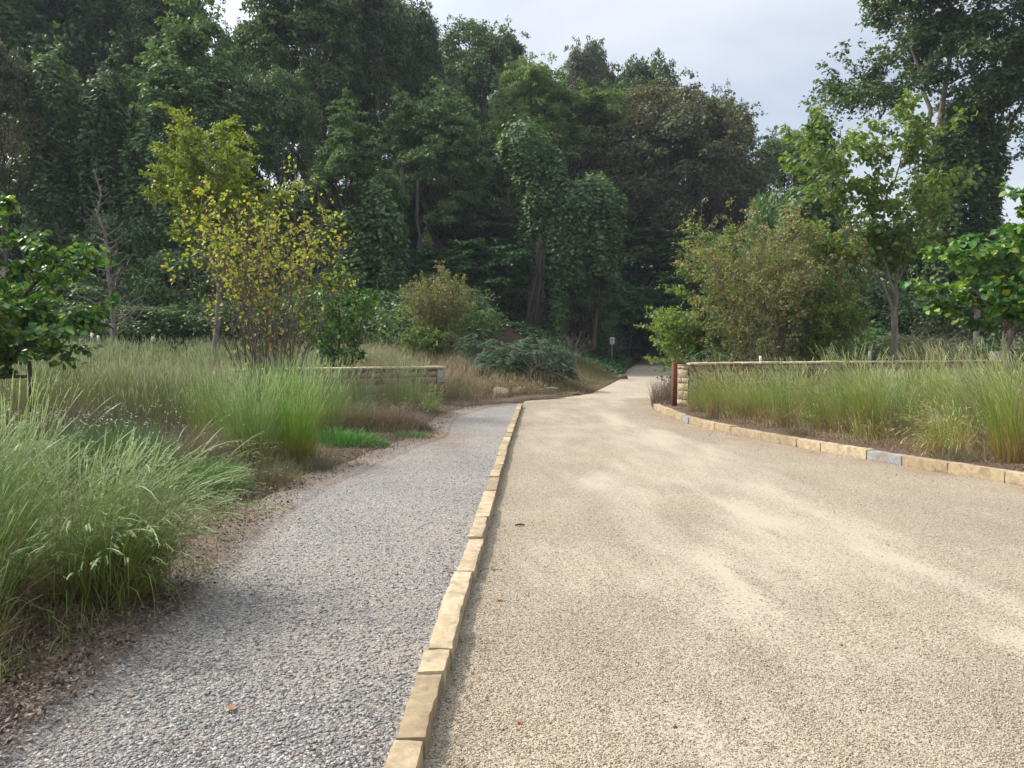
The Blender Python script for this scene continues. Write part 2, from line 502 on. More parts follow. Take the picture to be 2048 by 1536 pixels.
M['leaf_fern'] = foliage_mat('leaf_fern', [(0, (.04, .12, .025)), (.6, (.08, .2, .035)), (1, (.14, .27, .05))], None, trans=.3, objvar=0)
M['leaf_ivy'] = foliage_mat('leaf_ivy', [(0, (.02, .07, .022)), (.6, (.045, .13, .035)), (1, (.09, .19, .05))], (.1, .13, .04), .5, trans=.22, objvar=0)
M['leaf_litter'] = foliage_mat('leaf_litter', [(0, (.05, .03, .022)), (.5, (.13, .09, .065)), (.85, (.22, .16, .11)), (1, (.32, .17, .09))], None, trans=.05, objvar=0)
M['leaf_fallen'] = foliage_mat('leaf_fallen', [(0, (.30, .11, .05)), (1, (.40, .20, .09))], None, trans=.1, objvar=0)
M['flower'] = foliage_mat('flower', [(0, (.6, .6, .52)), (1, (.75, .75, .7))], None, trans=.1, objvar=0)
M['grass_rye'] = grass_mat('grass_rye', (.20, .16, .05), (.09, .20, .03), (.21, .33, .06), (.30, .39, .16), (.34, .29, .12), .12)
M['grass_meadow'] = grass_mat('grass_meadow', (.15, .12, .05), (.09, .17, .04), (.20, .29, .08), (.33, .40, .20), (.32, .25, .12), .14)
M['grass_right'] = grass_mat('grass_right', (.34, .22, .09), (.12, .23, .03), (.28, .40, .07), (.46, .50, .22), (.44, .36, .16), .3, trans=.38)
M['grass_tan'] = grass_mat('grass_tan', (.26, .18, .09), (.33, .23, .12), (.42, .31, .17), (.5, .38, .22), (.28, .26, .11), .2)
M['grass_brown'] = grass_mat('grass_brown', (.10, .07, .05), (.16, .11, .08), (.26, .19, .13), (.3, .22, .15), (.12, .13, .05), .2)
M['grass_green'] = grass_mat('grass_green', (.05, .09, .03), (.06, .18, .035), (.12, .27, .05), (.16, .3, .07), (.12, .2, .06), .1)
M['grass_weed'] = grass_mat('grass_weed', (.12, .09, .05), (.10, .14, .05), (.17, .19, .08), (.28, .24, .14), (.25, .17, .10), .3)
M['bark'] = bark_mat('bark', (.05, .042, .035), (.14, .12, .10))
M['bark_pale'] = bark_mat('bark_pale', (.16, .13, .10), (.30, .25, .20))
M['bark_red'] = bark_mat('bark_red', (.09, .06, .045), (.20, .13, .095))
M['bark_grey'] = bark_mat('bark_grey', (.13, .11, .09), (.28, .25, .22))
M['twig'] = bark_mat('twig', (.11, .09, .07), (.24, .20, .16), 12)
M['kerb'] = stone_mat('kerb_sandstone', [(0, (.33, .255, .155)), (.5, (.44, .345, .215)), (.9, (.52, .425, .285)), (.93, (.28, .28, .28)), (1, (.32, .32, .31))], 22, .007, 1.0, (.22, .17, .11), .7)
M['wall_stone'] = stone_mat('wall_stone', [(0, (0.179, 0.133, 0.090)), (.45, (0.291, 0.214, 0.144)), (.7, (0.370, 0.255, 0.144)), (1, (0.336, 0.286, 0.234))], 11, .012, 2.0, (0.224, 0.122, 0.054), .5)
M['cap_stone'] = stone_mat('cap_stone', [(0, (.44, .33, .2)), (1, (.62, .5, .34))], 11, .008, 2.0, (.4, .27, .14), .4)
M['corner_stone'] = stone_mat('corner_stone', [(0, (.34, .32, .29)), (1, (.42, .40, .36))], 11, .01, 1.0, (.3, .25, .2), .3)
M['yellow_stone'] = stone_mat('yellow_stone', [(0, (0.324, 0.261, 0.180)), (1, (0.495, 0.396, 0.260))], 14, .012, 2.0, (0.270, 0.180, 0.100), .5)
M['mortar'] = plain_mat('mortar', (.09, .075, .06), .95)
M['boulder'] = stone_mat('boulder', [(0, (.15, .12, .09)), (1, (.24, .19, .145))], 5, .03, 1.4, (.2, .13, .09), .5)
M['boulder_grey'] = stone_mat('boulder_grey', [(0, (.22, .2, .19)), (1, (.3, .27, .26))], 5, .03, 1.4, (.2, .16, .12), .5)
M['rust'] = stone_mat('rust', [(0, (.15, .06, .035)), (1, (.22, .09, .05))], 18, .002, 1.0, (.09, .045, .035), .6)
M['steel_post'] = plain_mat('steel_post', (.30, .34, .31), .5, .3)
M['dark_steel'] = plain_mat('dark_steel', (.035, .035, .035), .6, .2)
M['white_paint'] = plain_mat('white_paint', (.8, .8, .78), .5)
M['sign_white'] = plain_mat('sign_white', (.88, .83, .84), .4)
M['sign_red'] = plain_mat('sign_red', (.42, .03, .07), .4)
M['sign_black'] = plain_mat('sign_black', (.02, .02, .025), .4)
M['wood'] = bark_mat('stake_wood', (.28, .22, .15), (.46, .37, .26), 14)
M['block'] = stone_mat('block', [(0, (.30, .26, .22)), (1, (.38, .34, .3))], 7, .01, 1.0, (.24, .2, .17), .3)
M['slate_stone'] = plain_mat('slate_stone', (.06, .065, .08), .6)
M['ballast'] = gravel_mat('ballast', [(0, (.10, .10, .11)), (.5, (.20, .20, .21)), (1, (.34, .34, .34))], (.2, .2, .2), 14, .03)
M['soil'] = soil_mat('soil', [(0, (.06, .042, .03)), (.5, (.12, .085, .06)), (1, (.22, .165, .12))])
M['ground'] = soil_mat('forest_litter', [(0, (.03, .022, .016)), (.5, (.06, .042, .03)), (1, (.10, .07, .05))])
M['drive'] = gravel_mat('drive_gravel', [(0, (0.129, 0.108, 0.075)), (.12, (0.283, 0.235, 0.166)), (.4, (0.404, 0.343, 0.242)), (.7, (0.331, 0.290, 0.227)), (.88, (0.500, 0.439, 0.326)), (.96, (0.355, 0.232, 0.152)), (1, (0.242, 0.239, 0.227))],
                        (0.401, 0.350, 0.263), 112, .005, patch=(0.275, 0.160, 0.099))
M['slate'] = gravel_mat('slate_gravel', [(0, (0.108, 0.106, 0.107)), (.3, (0.207, 0.197, 0.181)), (.65, (0.306, 0.291, 0.265)), (.9, (0.414, 0.397, 0.368)), (.97, (0.324, 0.239, 0.180)), (1, (0.540, 0.532, 0.513))],
                        (0.297, 0.257, 0.214), 100, .0045, patch=(0.180, 0.129, 0.090))
M['far_road'] = gravel_mat('worn_road', [(0, (0.251, 0.218, 0.173)), (.5, (0.364, 0.313, 0.246)), (1, (0.464, 0.407, 0.321))], (0.455, 0.389, 0.296), 60, .003, patch=(0.546, 0.402, 0.281), fines_base=.3)

def pebble_mat(name, stops, rough=.75):
    m, N, L = new_mat(name)
    out = N.new('ShaderNodeOutputMaterial')
    r = ramp(N, stops, attr(N, 'r').outputs['Fac'], L)
    p = N.new('ShaderNodeBsdfPrincipled'); p.inputs['Roughness'].default_value = rough
    p.inputs['Specular IOR Level'].default_value = 0.3
    L.new(r.outputs['Color'], p.inputs['Base Color']); L.new(p.outputs['BSDF'], out.inputs['Surface'])
    return m
M['pebble'] = pebble_mat('pebble', [(0, (0.182, 0.154, 0.114)), (.15, (0.313, 0.261, 0.185)), (.45, (0.445, 0.375, 0.270)), (.7, (0.346, 0.310, 0.248)), (.85, (0.544, 0.480, 0.362)), (.95, (0.412, 0.270, 0.193)), (1, (0.247, 0.252, 0.263))])
M['chip'] = pebble_mat('chip', [(0, (0.114, 0.112, 0.113)), (.4, (0.220, 0.210, 0.192)), (.75, (0.317, 0.300, 0.275)), (.93, (0.422, 0.405, 0.376)), (.97, (0.370, 0.260, 0.184)), (1, (0.546, 0.520, 0.468))])

# ------------------------------------------------------------------ ground plan
LY = [-6, 0, 2.8, 4.4, 5.7, 8.9, 14, 20.4, 23, 24.2, 27, 31.5, 42, 54, 66, 75, 95]
LX = [-.5, -.42, -.37, -.33, -.28, -.19, -.03, .22, .39, 1.5, 2.9, 3.9, 6.1, 8.3, 11.4, 13.6, 19]
RY = [-6, 0, 4, 6.5, 8.4, 9.3, 10.3, 11, 12.6, 14.5, 16.1, 19.5, 23, 30, 40, 60, 75, 95]
RX = [16, 10.5, 7.6, 6.4, 5.7, 5.35, 4.98, 4.75, 4.2, 3.8, 3.62, 3.6, 4.2, 5.8, 8.1, 12.6, 16.0, 22]
PY = [-6, 0, 3.08, 3.9, 6.1, 8.14, 9.9, 11.6, 12.9, 15, 16.7, 20.4, 21.6]
PX = [-2.4, -2.2, -2.05, -2.0, -2.3, -2.25, -1.96, -1.7, -1.4, -1.5, -1.5, -.75, .1]

def Lx(y): return np.interp(y, LY, LX)
def Rx(y): return np.interp(y, RY, RX)
def Px(y):
    y = np.asarray(y, float)
    return np.where(y < 21.6, np.interp(y, PY, PX), Lx(y))

def terrain(x, y):
    x = np.asarray(x, float); y = np.asarray(y, float)
    zr = np.where(y > 42, 0.00145 * (np.minimum(y, 78) - 42) ** 2, 0) + np.maximum(y - 78, 0) * 0.09
    u = np.maximum(Px(y) - x, 0)
    v = np.maximum(x - Rx(y), 0)
    left = sstep(0, .5, u) * (.03 + .0 * u) + .014 * np.minimum(u, 12) \
        + .052 * np.maximum(np.minimum(y, 45) - 17, 0) * sstep(1.0, 9, u) \
        + sstep(36, 48, y) * (.30 * np.minimum(u, 6))
    hill = .16 * np.maximum(y - 50, 0) * sstep(0, 14, u)
    right = .11 * sstep(0, .3, v) + .01 * np.minimum(v, 15) + sstep(45, 60, y) * .1 * np.minimum(v, 10)
    path = .055 * ((y < 21.6) & (x < Lx(y)))
    b = .03 * fbm(np.stack([x * .5, y * .5, x * 0], -1)) * sstep(0.2, 1.5, u + v)
    return zr + left + hill + right + path + b

def T1(x, y): return float(terrain(x, y))
def at(px, d, dz=0.0):
    x = (px - 1024) / 1536 * d
    return np.array([x, d, T1(x, d) + dz])
def zpx(py, d): return 1.5 + (702 - py) / 1536 * d

# ground sheet
def axis(segs):
    out = []
    for a, b, s in segs:
        out.append(np.arange(a, b, s))
    return np.concatenate(out + [[segs[-1][1]]])
gx = axis([(-600, -100, 50), (-100, -30, 5), (-30, 30, .5), (30, 100, 5), (100, 600, 50)])
gy = axis([(-60, -8, 6), (-8, 30, .5), (30, 100, 1.5), (100, 200, 10), (200, 900, 70)])
XX, YY = np.meshgrid(gx, gy)
ZZ = terrain(XX, YY)
ins = sstep(-.9, -.2, XX - Px(YY)) * sstep(-1.0, -.3, Rx(YY) - XX) * (YY < 96)
ZZ = ZZ - .10 * ins
ZZ = np.where(YY > 200, ZZ[np.searchsorted(gy, 200)][None], ZZ)
g = G()
nx, ny = len(gx), len(gy)
idx = (np.arange(ny - 1)[:, None] * nx + np.arange(nx - 1)[None]).ravel()
g.add(np.stack([XX, YY, ZZ], -1).reshape(-1, 3), np.stack([idx, idx + 1, idx + nx + 1, idx + nx], -1), None, sstep(33, 40, YY).ravel())
tag(g.build('ground', M['ground'], smooth=True), kind='structure')

def strip(name, ys, fl, fr, nu, zoff, mat, tf=None, rf=None, zf=None):
    ys = np.asarray(ys)
    u = np.linspace(0, 1, nu)
    a, b = fl(ys), fr(ys)
    X = a[:, None] + (b - a)[:, None] * u[None]
    Y = np.repeat(ys[:, None], nu, 1)
    Z = (terrain(X, Y) if zf is None else zf(X, Y)) + zoff
    t = tf(X, Y) if tf else np.zeros_like(X)
    r = rf(X, Y) if rf else np.zeros_like(X)
    g = G()
    n = len(ys)
    i = (np.arange(n - 1)[:, None] * nu + np.arange(nu - 1)[None]).ravel()
    g.add(np.stack([X, Y, Z], -1).reshape(-1, 3), np.stack([i, i + 1, i + nu + 1, i + nu], -1), None, t.ravel(), r.ravel())
    return tag(g.build(name, mat, smooth=True), kind='structure')

def zroad(X, Y):
    base = np.where(Y > 42, 0.00145 * (np.minimum(Y, 78) - 42) ** 2, 0) + np.maximum(Y - 78, 0) * .09
    return base + .006 * fbm(np.stack([X * 1.3, Y * .7, X * 0], -1)) * (Y < 42)

def wear(X, Y):
    """wheel tracks: compacted fines along curves that follow the drive"""
    n = fbm(np.stack([X * .9, Y * .45, X * 0 + 3], -1), 4)
    n2 = fbm(np.stack([X * 2.6, Y * 1.1, X * 0 + 9], -1), 3)
    w = np.zeros_like(X)
    for xs0, wd, amp in (([.75, .95, 1.3, 1.7, 2.1, 2.5], .16, .55), ([1.5, 1.9, 2.3, 2.4, 2.5, 2.9], .14, .35), ([2.6, 2.9, 3.0, 2.6, 2.7, 3.1], .22, .5), ([4.9, 4.0, 3.3, 2.9, 2.9, 3.3], .15, .75), ([3.4, 3.2, 2.6, 2.2, 2.3, 2.8], .3, .3)):
        c = np.interp(Y, [2, 4.5, 8, 12, 18, 26], xs0)
        w += amp * np.exp(-((X - c + .10 * n) / (wd + .01 * Y)) ** 2)
    cc = np.interp(Y, [0, 2, 4.5, 8, 12, 18, 26], [2.9, 2.4, 2.05, 1.8, 1.85, 2.0, 2.6])
    sx = X - cc * (1 + .12 * (X - cc))
    st_ = fbm(np.stack([sx * 1.7, Y * .16, X * 0 + 31], -1), 4)
    w = .26 * w + .30 * st_ + .10 * n + .20 * n2 + .03 + .30 * fbm(np.stack([X * 7 + Y * .6, Y * 1.6, X * 0 + 19], -1), 2) * (.6 + .4 * n) + .04
    w -= .5 * np.exp(-((X - Lx(Y)) / .35) ** 2) + .45 * np.exp(-((X - Rx(Y)) / .8) ** 2)
    return np.clip(w, -.4, .8)

def drive_r(X, Y):
    n = fbm(np.stack([X * 3, Y * 3, X * 0 + 5], -1), 3)
    return np.clip(.5 * np.exp(-((X - Rx(Y) + .15) / .3) ** 2) * (Y > 7) * (.6 + n), 0, .6)

ys_near = np.concatenate([np.arange(-5, 9, .08), np.arange(9, 24.6, .16)])
strip('gravel_drive', ys_near, lambda y: Lx(y) - (y > 20.3) * .25, lambda y: Rx(y), 130, 0.0, M['drive'], wear, drive_r, zroad)
strip('road', np.arange(24.3, 95, .5), lambda y: Lx(y) - .2, lambda y: Rx(y) + .25, 40, -.004, M['far_road'],
      lambda X, Y: .1 * fbm(np.stack([X, Y * .3, X * 0], -1)), lambda X, Y: np.clip(sstep(42, 56, Y) * .85 + .35 * (np.exp(-((X - Lx(Y)) / .5) ** 2)) + .2 * fbm(np.stack([X * 1.5, Y * .3, X * 0], -1)), 0, 1), zroad)

def path_t(X, Y):
    n = fbm(np.stack([X * 1.2, Y * .8, X * 0 + 13], -1), 4)
    return np.clip(.45 * n - .06 + .25 * np.exp(-((Y - 12.2) / 1.4) ** 2 - ((X + .8) / .5) ** 2), -.3, .5)
def path_r(X, Y):
    n = fbm(np.stack([X * 2.5, Y * 2.5, X * 0 + 23], -1), 4)
    e = np.exp(-(np.maximum(X - Px(Y), 0) / .3) ** 2) * (.9 + .5 * n)
    clay = .8 * np.exp(-((Y - 12.4) / 1.6) ** 2 - ((X + .95) / .34) ** 2) * (.75 + .7 * n)
    return np.clip(e + clay, 0, .95)
def zpath(X, Y):
    return .062 + .008 * fbm(np.stack([X * 1.5, Y * 1.5, X * 0], -1)) + np.where(X < Px(Y) + .3, .02, 0) - np.maximum(Y - 19.5, 0) * .025
strip('slate_path', np.concatenate([np.arange(-5, 9, .08), np.arange(9, 21.7, .16)]), lambda y: Px(y) - .22, lambda y: Lx(y), 60, 0, M['slate'], path_t, path_r, zpath)
# planting soil sheets fitted to the edges
def nz(X, Y): return .02 * fbm(np.stack([X * 2, Y * 2, X * 0 + 2], -1))
strip('planting_soil', np.arange(-5, 24.5, .2), lambda y: Px(y) - 2.2, lambda y: Px(y) + .06 * fbm(np.stack([y * 2, y * 0, y * 0], -1)), 24, .03, M['soil'], None, None,
      lambda X, Y: np.maximum(terrain(X, Y), .07) + nz(X, Y) - .09 * sstep(-.22, .02, X - Px(Y)))
strip('planting_soil', np.arange(-1, 22, .2), lambda y: Rx(y) + .08, lambda y: Rx(y) + 2.5, 24, .02, M['soil'], None, None,
      lambda X, Y: np.maximum(terrain(X, Y), .085) + nz(X, Y))
strip('planting_soil', np.arange(22, 95, .5), lambda y: Rx(y) + .2, lambda y: Rx(y) + 2.5, 10, .0, M['soil'], None, None, lambda X, Y: terrain(X, Y) + nz(X, Y))
strip('planting_soil', np.arange(24.5, 95, .5), lambda y: Lx(y) - 2.4, lambda y: Lx(y) - .15, 10, .01, M['soil'], None, None, lambda X, Y: terrain(X, Y) + nz(X, Y))

# ------------------------------------------------------------------ loose stones (stuff)
import bmesh
def ico(sub):
    bm = bmesh.new(); bmesh.ops.create_icosphere(bm, subdivisions=sub, radius=1)
    V = np.array([v.co[:] for v in bm.verts]); T = np.array([[v.index for v in f.verts] for f in bm.faces]); bm.free()
    return V, T
ICO1 = ico(1)
def pebbles(name, mat, X, Y, Z, size, flat, jit, seed, label):
    rng = np.random.default_rng(seed)
    n = len(X)
    V0, T0 = ICO1
    k = len(V0)
    g = G()
    sc = np.stack([rng.uniform(.75, 1.25, n), rng.uniform(.6, 1.0, n), rng.uniform(flat * .7, flat * 1.3, n)], -1) * size[:, None] * .5
    V = V0[None] * (1 + rng.uniform(-jit, jit, (n, k, 1))) * sc[:, None]
    yaw = rng.uniform(0, 6.283, n); tl = rng.normal(0, .22, n)
    c, s = np.cos(tl)[:, None], np.sin(tl)[:, None]
    x, y, z = V[..., 0], V[..., 1] * c - V[..., 2] * s, V[..., 1] * s + V[..., 2] * c
    c, s = np.cos(yaw)[:, None], np.sin(yaw)[:, None]
    V = np.stack([x * c - y * s, x * s + y * c, z], -1) + np.stack([X, Y, Z + sc[:, 2] * .45], -1)[:, None]
    g.add(V.reshape(-1, 3), None, (T0[None] + (np.arange(n) * k)[:, None, None]).reshape(-1, 3), 0, np.repeat(rng.uniform(0, 1, n), k))
    o = g.build(name, mat, smooth=(jit < .15))
    return tag(o, label, 'gravel', kind='stuff')

def near_samples(rng, n, dmin, dmax, p=1.0):
    # density falls with distance
    u = rng.uniform(0, 1, n)
    return 1.0 / (1 / dmin + u * (1 / dmax - 1 / dmin))
rng = np.random.default_rng(11)
n = 120000
Y = near_samples(rng, n, 2.3, 14)
X = rng.uniform(-1, 1, n) * Y * .72
k = (X > Lx(Y) + .08) & (X < Rx(Y) - .02)
X, Y = X[k], Y[k]
wv = wear(X, Y)
k = rng.uniform(0, 1, len(X)) < np.clip(.72 - 1.1 * wv, .06, 1)
X, Y = X[k], Y[k]
pebbles('drive_pebbles', M['pebble'], X, Y, zroad(X, Y), rng.uniform(.005, .0105, len(X)) * (1 + .02 * Y), .62, .1, 3, 'rounded tan pea gravel lying loose on the drive')
Y = near_samples(rng, n, 2.3, 14)
X = rng.uniform(-1, .2, n) * Y * .72
k = (X > Px(Y) + .0) & (X < Lx(Y) - .08)
X, Y = X[k], Y[k]
k = rng.uniform(0, 1, len(X)) < .85
X, Y = X[k], Y[k]
pebbles('slate_chips', M['chip'], X, Y, zpath(X, Y), (.005 + .019 * rng.uniform(0, 1, len(X)) ** 4) * (1 + .015 * Y), .32, .3, 4, 'flat grey slate chips lying loose on the footpath')

# ------------------------------------------------------------------ kerbs
def rough_box(g, p0, p1, w, z0, z1, rng, r, seg=.05, jit=.008, cham=.012, flare=0.0):
    """stone between p0 and p1 (xy centre points), width w, subdivided and roughened"""
    p0 = np.array(p0, float); p1 = np.array(p1, float)
    d = p1 - p0; Ln = np.linalg.norm(d); d /= Ln
    nrmv = np.array([d[1], -d[0]])
    nu = max(2, int(Ln / seg)); nv = max(2, int(w / seg) + 1); nw = max(2, int((z1 - z0) / seg) + 1)
    off = rng.uniform(0, 100, 3)
    def face(fu, a, b):
        A, B = np.meshgrid(np.linspace(0, 1, a + 1), np.linspace(0, 1, b + 1), indexing='ij')
        P = fu(A, B).reshape(-1, 3)
        i = (np.arange(a)[:, None] * (b + 1) + np.arange(b)[None]).ravel()
        return P, np.stack([i, i + b + 1, i + b + 2, i + 1], -1)
    o = np.ones
    fs = [face(lambda A, B: np.stack([A, B, o(A.shape)], -1), nu, nv),
          face(lambda A, B: np.stack([A, o(A.shape) * 1, B], -1), nu, nw),
          face(lambda A, B: np.stack([A, o(A.shape) * 0, B], -1), nu, nw),
          face(lambda A, B: np.stack([o(A.shape) * 0, A, B], -1), nv, nw),
          face(lambda A, B: np.stack([o(A.shape) * 1, A, B], -1), nv, nw)]
    for P, Q in fs:
        L = P * np.array([Ln, w, z1 - z0])
        C = np.array([Ln, w, z1 - z0])
        # chamfer: pull in near two or more borders
        dist = np.minimum(L, C - L)
        e = np.clip(1 - dist / cham, 0, 1)
        srt = np.sort(e, axis=1)
        near = srt[:, 1]
        inward = np.sign(C / 2 - L) * e
        L = L + inward * (near[:, None]) * cham * .6
        nn = np.stack([fbm(L * 9 + off + 31 * q, 3) for q in range(3)], -1)
        L = L + nn * jit
        xy = p0[None] + L[:, :1] * d[None] + (L[:, 1:2] - w / 2) * nrmv[None]
        g.add(np.concatenate([xy, (z0 + L[:, 2])[:, None]], 1), Q, None, 0, r)

def kerb(name, label, fx, y0, y1, w, z0, z1, seed, lens, greys=()):
    rng = np.random.default_rng(seed)
    root = empty(name, (float(fx(np.array(y0))), y0, 0), label, 'kerb')
    y = y0; k = 0
    while y < y1 and k < 90:
        ln = rng.uniform(*lens)
        if rng.uniform() < .18: ln *= .5
        sl = (float(fx(np.array(y + .2))) - float(fx(np.array(y)))) / .2
        dy = ln / math.hypot(1, sl)
        ye = min(y + dy, y1)
        g = G()
        a = np.array([float(fx(np.array(y))), y]); b = np.array([float(fx(np.array(ye))), ye])
        q = b - a; q = q / np.linalg.norm(q) * rng.uniform(.001, .003)
        lat = rng.normal(0, .006)
        grey = any(gy0 <= (y + ye) / 2 < gy1 for gy0, gy1 in greys)
        r = .97 if grey else rng.uniform(0, .88)
        rough_box(g, a + q + [lat, 0], b - q + [lat, 0], w * rng.uniform(.92, 1.06), z0, z1 + rng.normal(0, .006), rng, r, seg=.02 if y < 6 else .06, jit=.006, cham=.005)
        o = g.build('kerb_stone', M['kerb'], root, smooth=False)
        o.matrix_parent_inverse = Matrix.Translation(-root.location)
        if grey: o['label'] = 'grey stone block among the yellow ones'
        y = ye; k += 1
    return root
kerb('stone_kerb', 'long low kerb of buff sandstone blocks between slate path and tan gravel drive', Lx, -1.0, 20.45, .118, -.06, .09, 21, (.42, .85))
def Rxk(y): return Rx(y) + .09
kerb('stone_kerb', 'curved yellow sandstone kerb with one grey block edging the tall grass bed', Rxk, 1.0, 20.0, .16, -.05, .135, 22, (.5, 1.0), greys=((10.15, 10.85), (16.0, 16.5)))

# ------------------------------------------------------------------ stone walls
def cham_stone(g, P0, du, dv, dw, ln, h, dep, rng, r):
    """one building stone: a box on a local frame with pillowed face"""
    nu, nh = 4, 3
    A, B = np.meshgrid(np.linspace(0, 1, nu + 1), np.linspace(0, 1, nh + 1), indexing='ij')
    ea = np.minimum(A, 1 - A) * ln; eb = np.minimum(B, 1 - B) * h
    bulge = np.minimum(1, np.minimum(ea, eb) / .03)
    off = rng.uniform(0, 50, 3)
    X = A * ln; Z = B * h
    Yd = dep * (.35 + .65 * bulge) + .012 * fbm(np.stack([X * 12 + off[0], Z * 12 + off[1], X * 0], -1), 2)
    jx = .008 * vnoise(np.stack([Z * 9 + off[2], A * 3, A * 0], -1)); jz = .008 * vnoise(np.stack([X * 9 + off[1], B * 3, A * 0 + 4], -1))
    P = P0 + (X + jx)[..., None] * du + (Z + jz)[..., None] * dw + Yd[..., None] * dv
    i = (np.arange(nu)[:, None] * (nh + 1) + np.arange(nh)[None]).ravel()
    Q = np.stack([i, i + nh + 1, i + nh + 2, i + 1], -1)
    g.add(P.reshape(-1, 3), Q, None, 0, r)

def courses(g, P0, du, dv, L, H, rng, rr=(0, 1)):
    dw = np.array([0, 0, 1.0])
    z = 0
    while z < H - .04:
        h = min(rng.uniform(.13, .27), H - z)
        if H - z - h < .06: h = H - z
        x = 0
        while x < L - .02:
            ln = min(rng.uniform(.16, .48), L - x)
            if L - x - ln < .1: ln = L - x
            cham_stone(g, P0 + du * (x + .006) + dw * (z + .006), du, dv, dw, ln - .012, h - .012, .045, rng, rng.uniform(*rr))
            x += ln
        z += h

def box(g, P0, e1, e2, e3, r=0.0):
    P0 = np.array(P0, float); e1, e2, e3 = [np.array(e, float) for e in (e1, e2, e3)]
    V = [P0 + a * e1 + b * e2 + c * e3 for a in (0, 1) for b in (0, 1) for c in (0, 1)]
    g.add(V, [[0, 1, 3, 2], [4, 6, 7, 5], [0, 4, 5, 1], [2, 3, 7, 6], [0, 2, 6, 4], [1, 5, 7, 3]], None, 0, r)

def stone_wall(label, a, b, ztop, th, seed, corner_at_a, end_mat):
    rng = np.random.default_rng(seed)
    a = np.array([*a, 0.0]); b = np.array([*b, 0.0])
    L = np.linalg.norm(b - a); du = (b - a) / L
    dv = np.array([du[1], -du[0], 0.0])
    if dv[1] > 0: dv = -dv          # towards the viewer
    z0 = -.05
    H = ztop - .075 - z0
    root = empty('stone_wall', tuple(a), label, 'wall')
    inv = Matrix.Translation(-root.location)
    def B(g, name, mat, smooth=False):
        o = g.build(name, mat, root, smooth); o.matrix_parent_inverse = inv; return o
    zz = np.array([0, 0, z0])
    g = G(); box(g, a + zz, du * L, -dv * th, [0, 0, H]); B(g, 'mortar_core', M['mortar'])
    g = G()
    cw = .24
    s0 = cw if corner_at_a else 0
    courses(g, a + zz + du * s0, du, dv, L - s0, H, rng)
    courses(g, a + zz - dv * th + du * L, -du, -dv, L, H, rng)
    courses(g, b + zz, -dv, du, th, H, rng)
    B(g, 'stonework', M['wall_stone'])
    if corner_at_a:
        z = H
        sizes = [.36, .42, .5]
        for i, sz in enumerate(sizes):
            sz = min(sz, z)
            if sz <= .05: break
            g = G()
            w_ = cw if i % 2 == 0 else cw
            cham_stone(g, a + zz + np.array([0, 0, z - sz]) + du * .003, du, dv, np.array([0, 0, 1.0]), w_ - .012, sz - .012, .05, rng, rng.uniform())
            cham_stone(g, a + zz + np.array([0, 0, z - sz]) - dv * th, dv, -du, np.array([0, 0, 1.0]), th, sz - .012, .05, rng, rng.uniform())
            B(g, 'corner_stone', M['corner_stone'] if i == 0 else end_mat)
            z -= sz
    else:
        g = G(); courses(g, a + zz - dv * th, dv, -du, th, H, rng); B(g, 'end_stonework', end_mat)
    x = 0
    zt = ztop - .075
    while x < L:
        ln = min(rng.uniform(.5, .95), L - x)
        if L - x - ln < .3: ln = L - x
        g = G()
        c0 = a + du * (x - (.03 if x == 0 else 0)) - dv * th / 2
        c1 = a + du * (x + ln) - dv * th / 2
        rough_box(g, c0[:2] + du[:2] * .004, c1[:2] - du[:2] * .004, th + .12, zt + .003, ztop + rng.normal(0, .004), rng, rng.uniform(), seg=.09, jit=.008, cham=.02)
        B(g, 'capstone', M['cap_stone'])
        x += ln
    return root
stone_wall('low dry stone wall with pale corner stone left of the slate path', (-1.86, 21.0), (-6.4, 17.7), 1.09, .42, 31, True, M['wall_stone'])
stone_wall('low stone wall with buff coping behind the tall grass right of the drive', (4.42, 19.2), (16.2, 25.2), 1.21, .42, 32, False, M['yellow_stone'])

# rusted steel frame against the right wall
root = empty('steel_frame', (4.02, 19.0, 0), 'rust brown steel frame with square post standing at the wall end by the drive', 'gate frame')
inv = Matrix.Translation(-root.location)
def add_part(g, name, mat, root, smooth=False):
    o = g.build(name, mat, root, smooth); o.matrix_parent_inverse = Matrix.Translation(-root.location); return o
dd = np.array([11.78, 6.0, 0]); dd /= np.linalg.norm(dd); dn = np.array([-dd[1], dd[0], 0])
p = np.array([4.02, 19.05, -.05])
g = G(); box(g, p, dd * .1, dn * .1, [0, 0, 1.27]); add_part(g, 'post', M['rust'], root)
g = G(); box(g, p + dd * 3.1 + dn * .50, dd * .09, dn * .09, [0, 0, 1.27]); add_part(g, 'post', M['rust'], root)
g = G(); box(g, p + dd * .11 + dn * .0 + [0, 0, 1.222], dd * 3.1 + dn * .46, dn * .1, [0, 0, .05]); add_part(g, 'top_rail', M['rust'], root)

# low block retaining wall and rail posts, far right
root = empty('block_wall', (*at(2003, 29)[:2], 0), 'tan concrete block wall at the right edge below the railway', 'wall')
a = at(1996, 29); b = at(2130, 30.5)
g = G(); rng = np.random.default_rng(5)
L_ = np.linalg.norm((b - a)[:2]); du = (b - a) / L_; du[2] = 0; dv = np.array([du[1], -du[0], 0])
if dv[1] > 0: dv = -dv
zt = zpx(702, 29)
box(g, np.array([a[0], a[1], 0]), du * L_, -dv * .35, [0, 0, zt - .01])
x = 0
for row in range(6):
    x = -(row % 2) * .2
    while x < L_:
        x0 = max(x, 0)
        cham_stone(g, np.array([a[0], a[1], zt - .2 * (row + 1)]) + du * (x0 + .004), du, dv, np.array([0, 0, 1.]), min(.4, L_ - x0) - .008 if x >= 0 else .19, .192, .04, rng, rng.uniform())
        x += .4
add_part(g, 'blocks', M['block'], root)

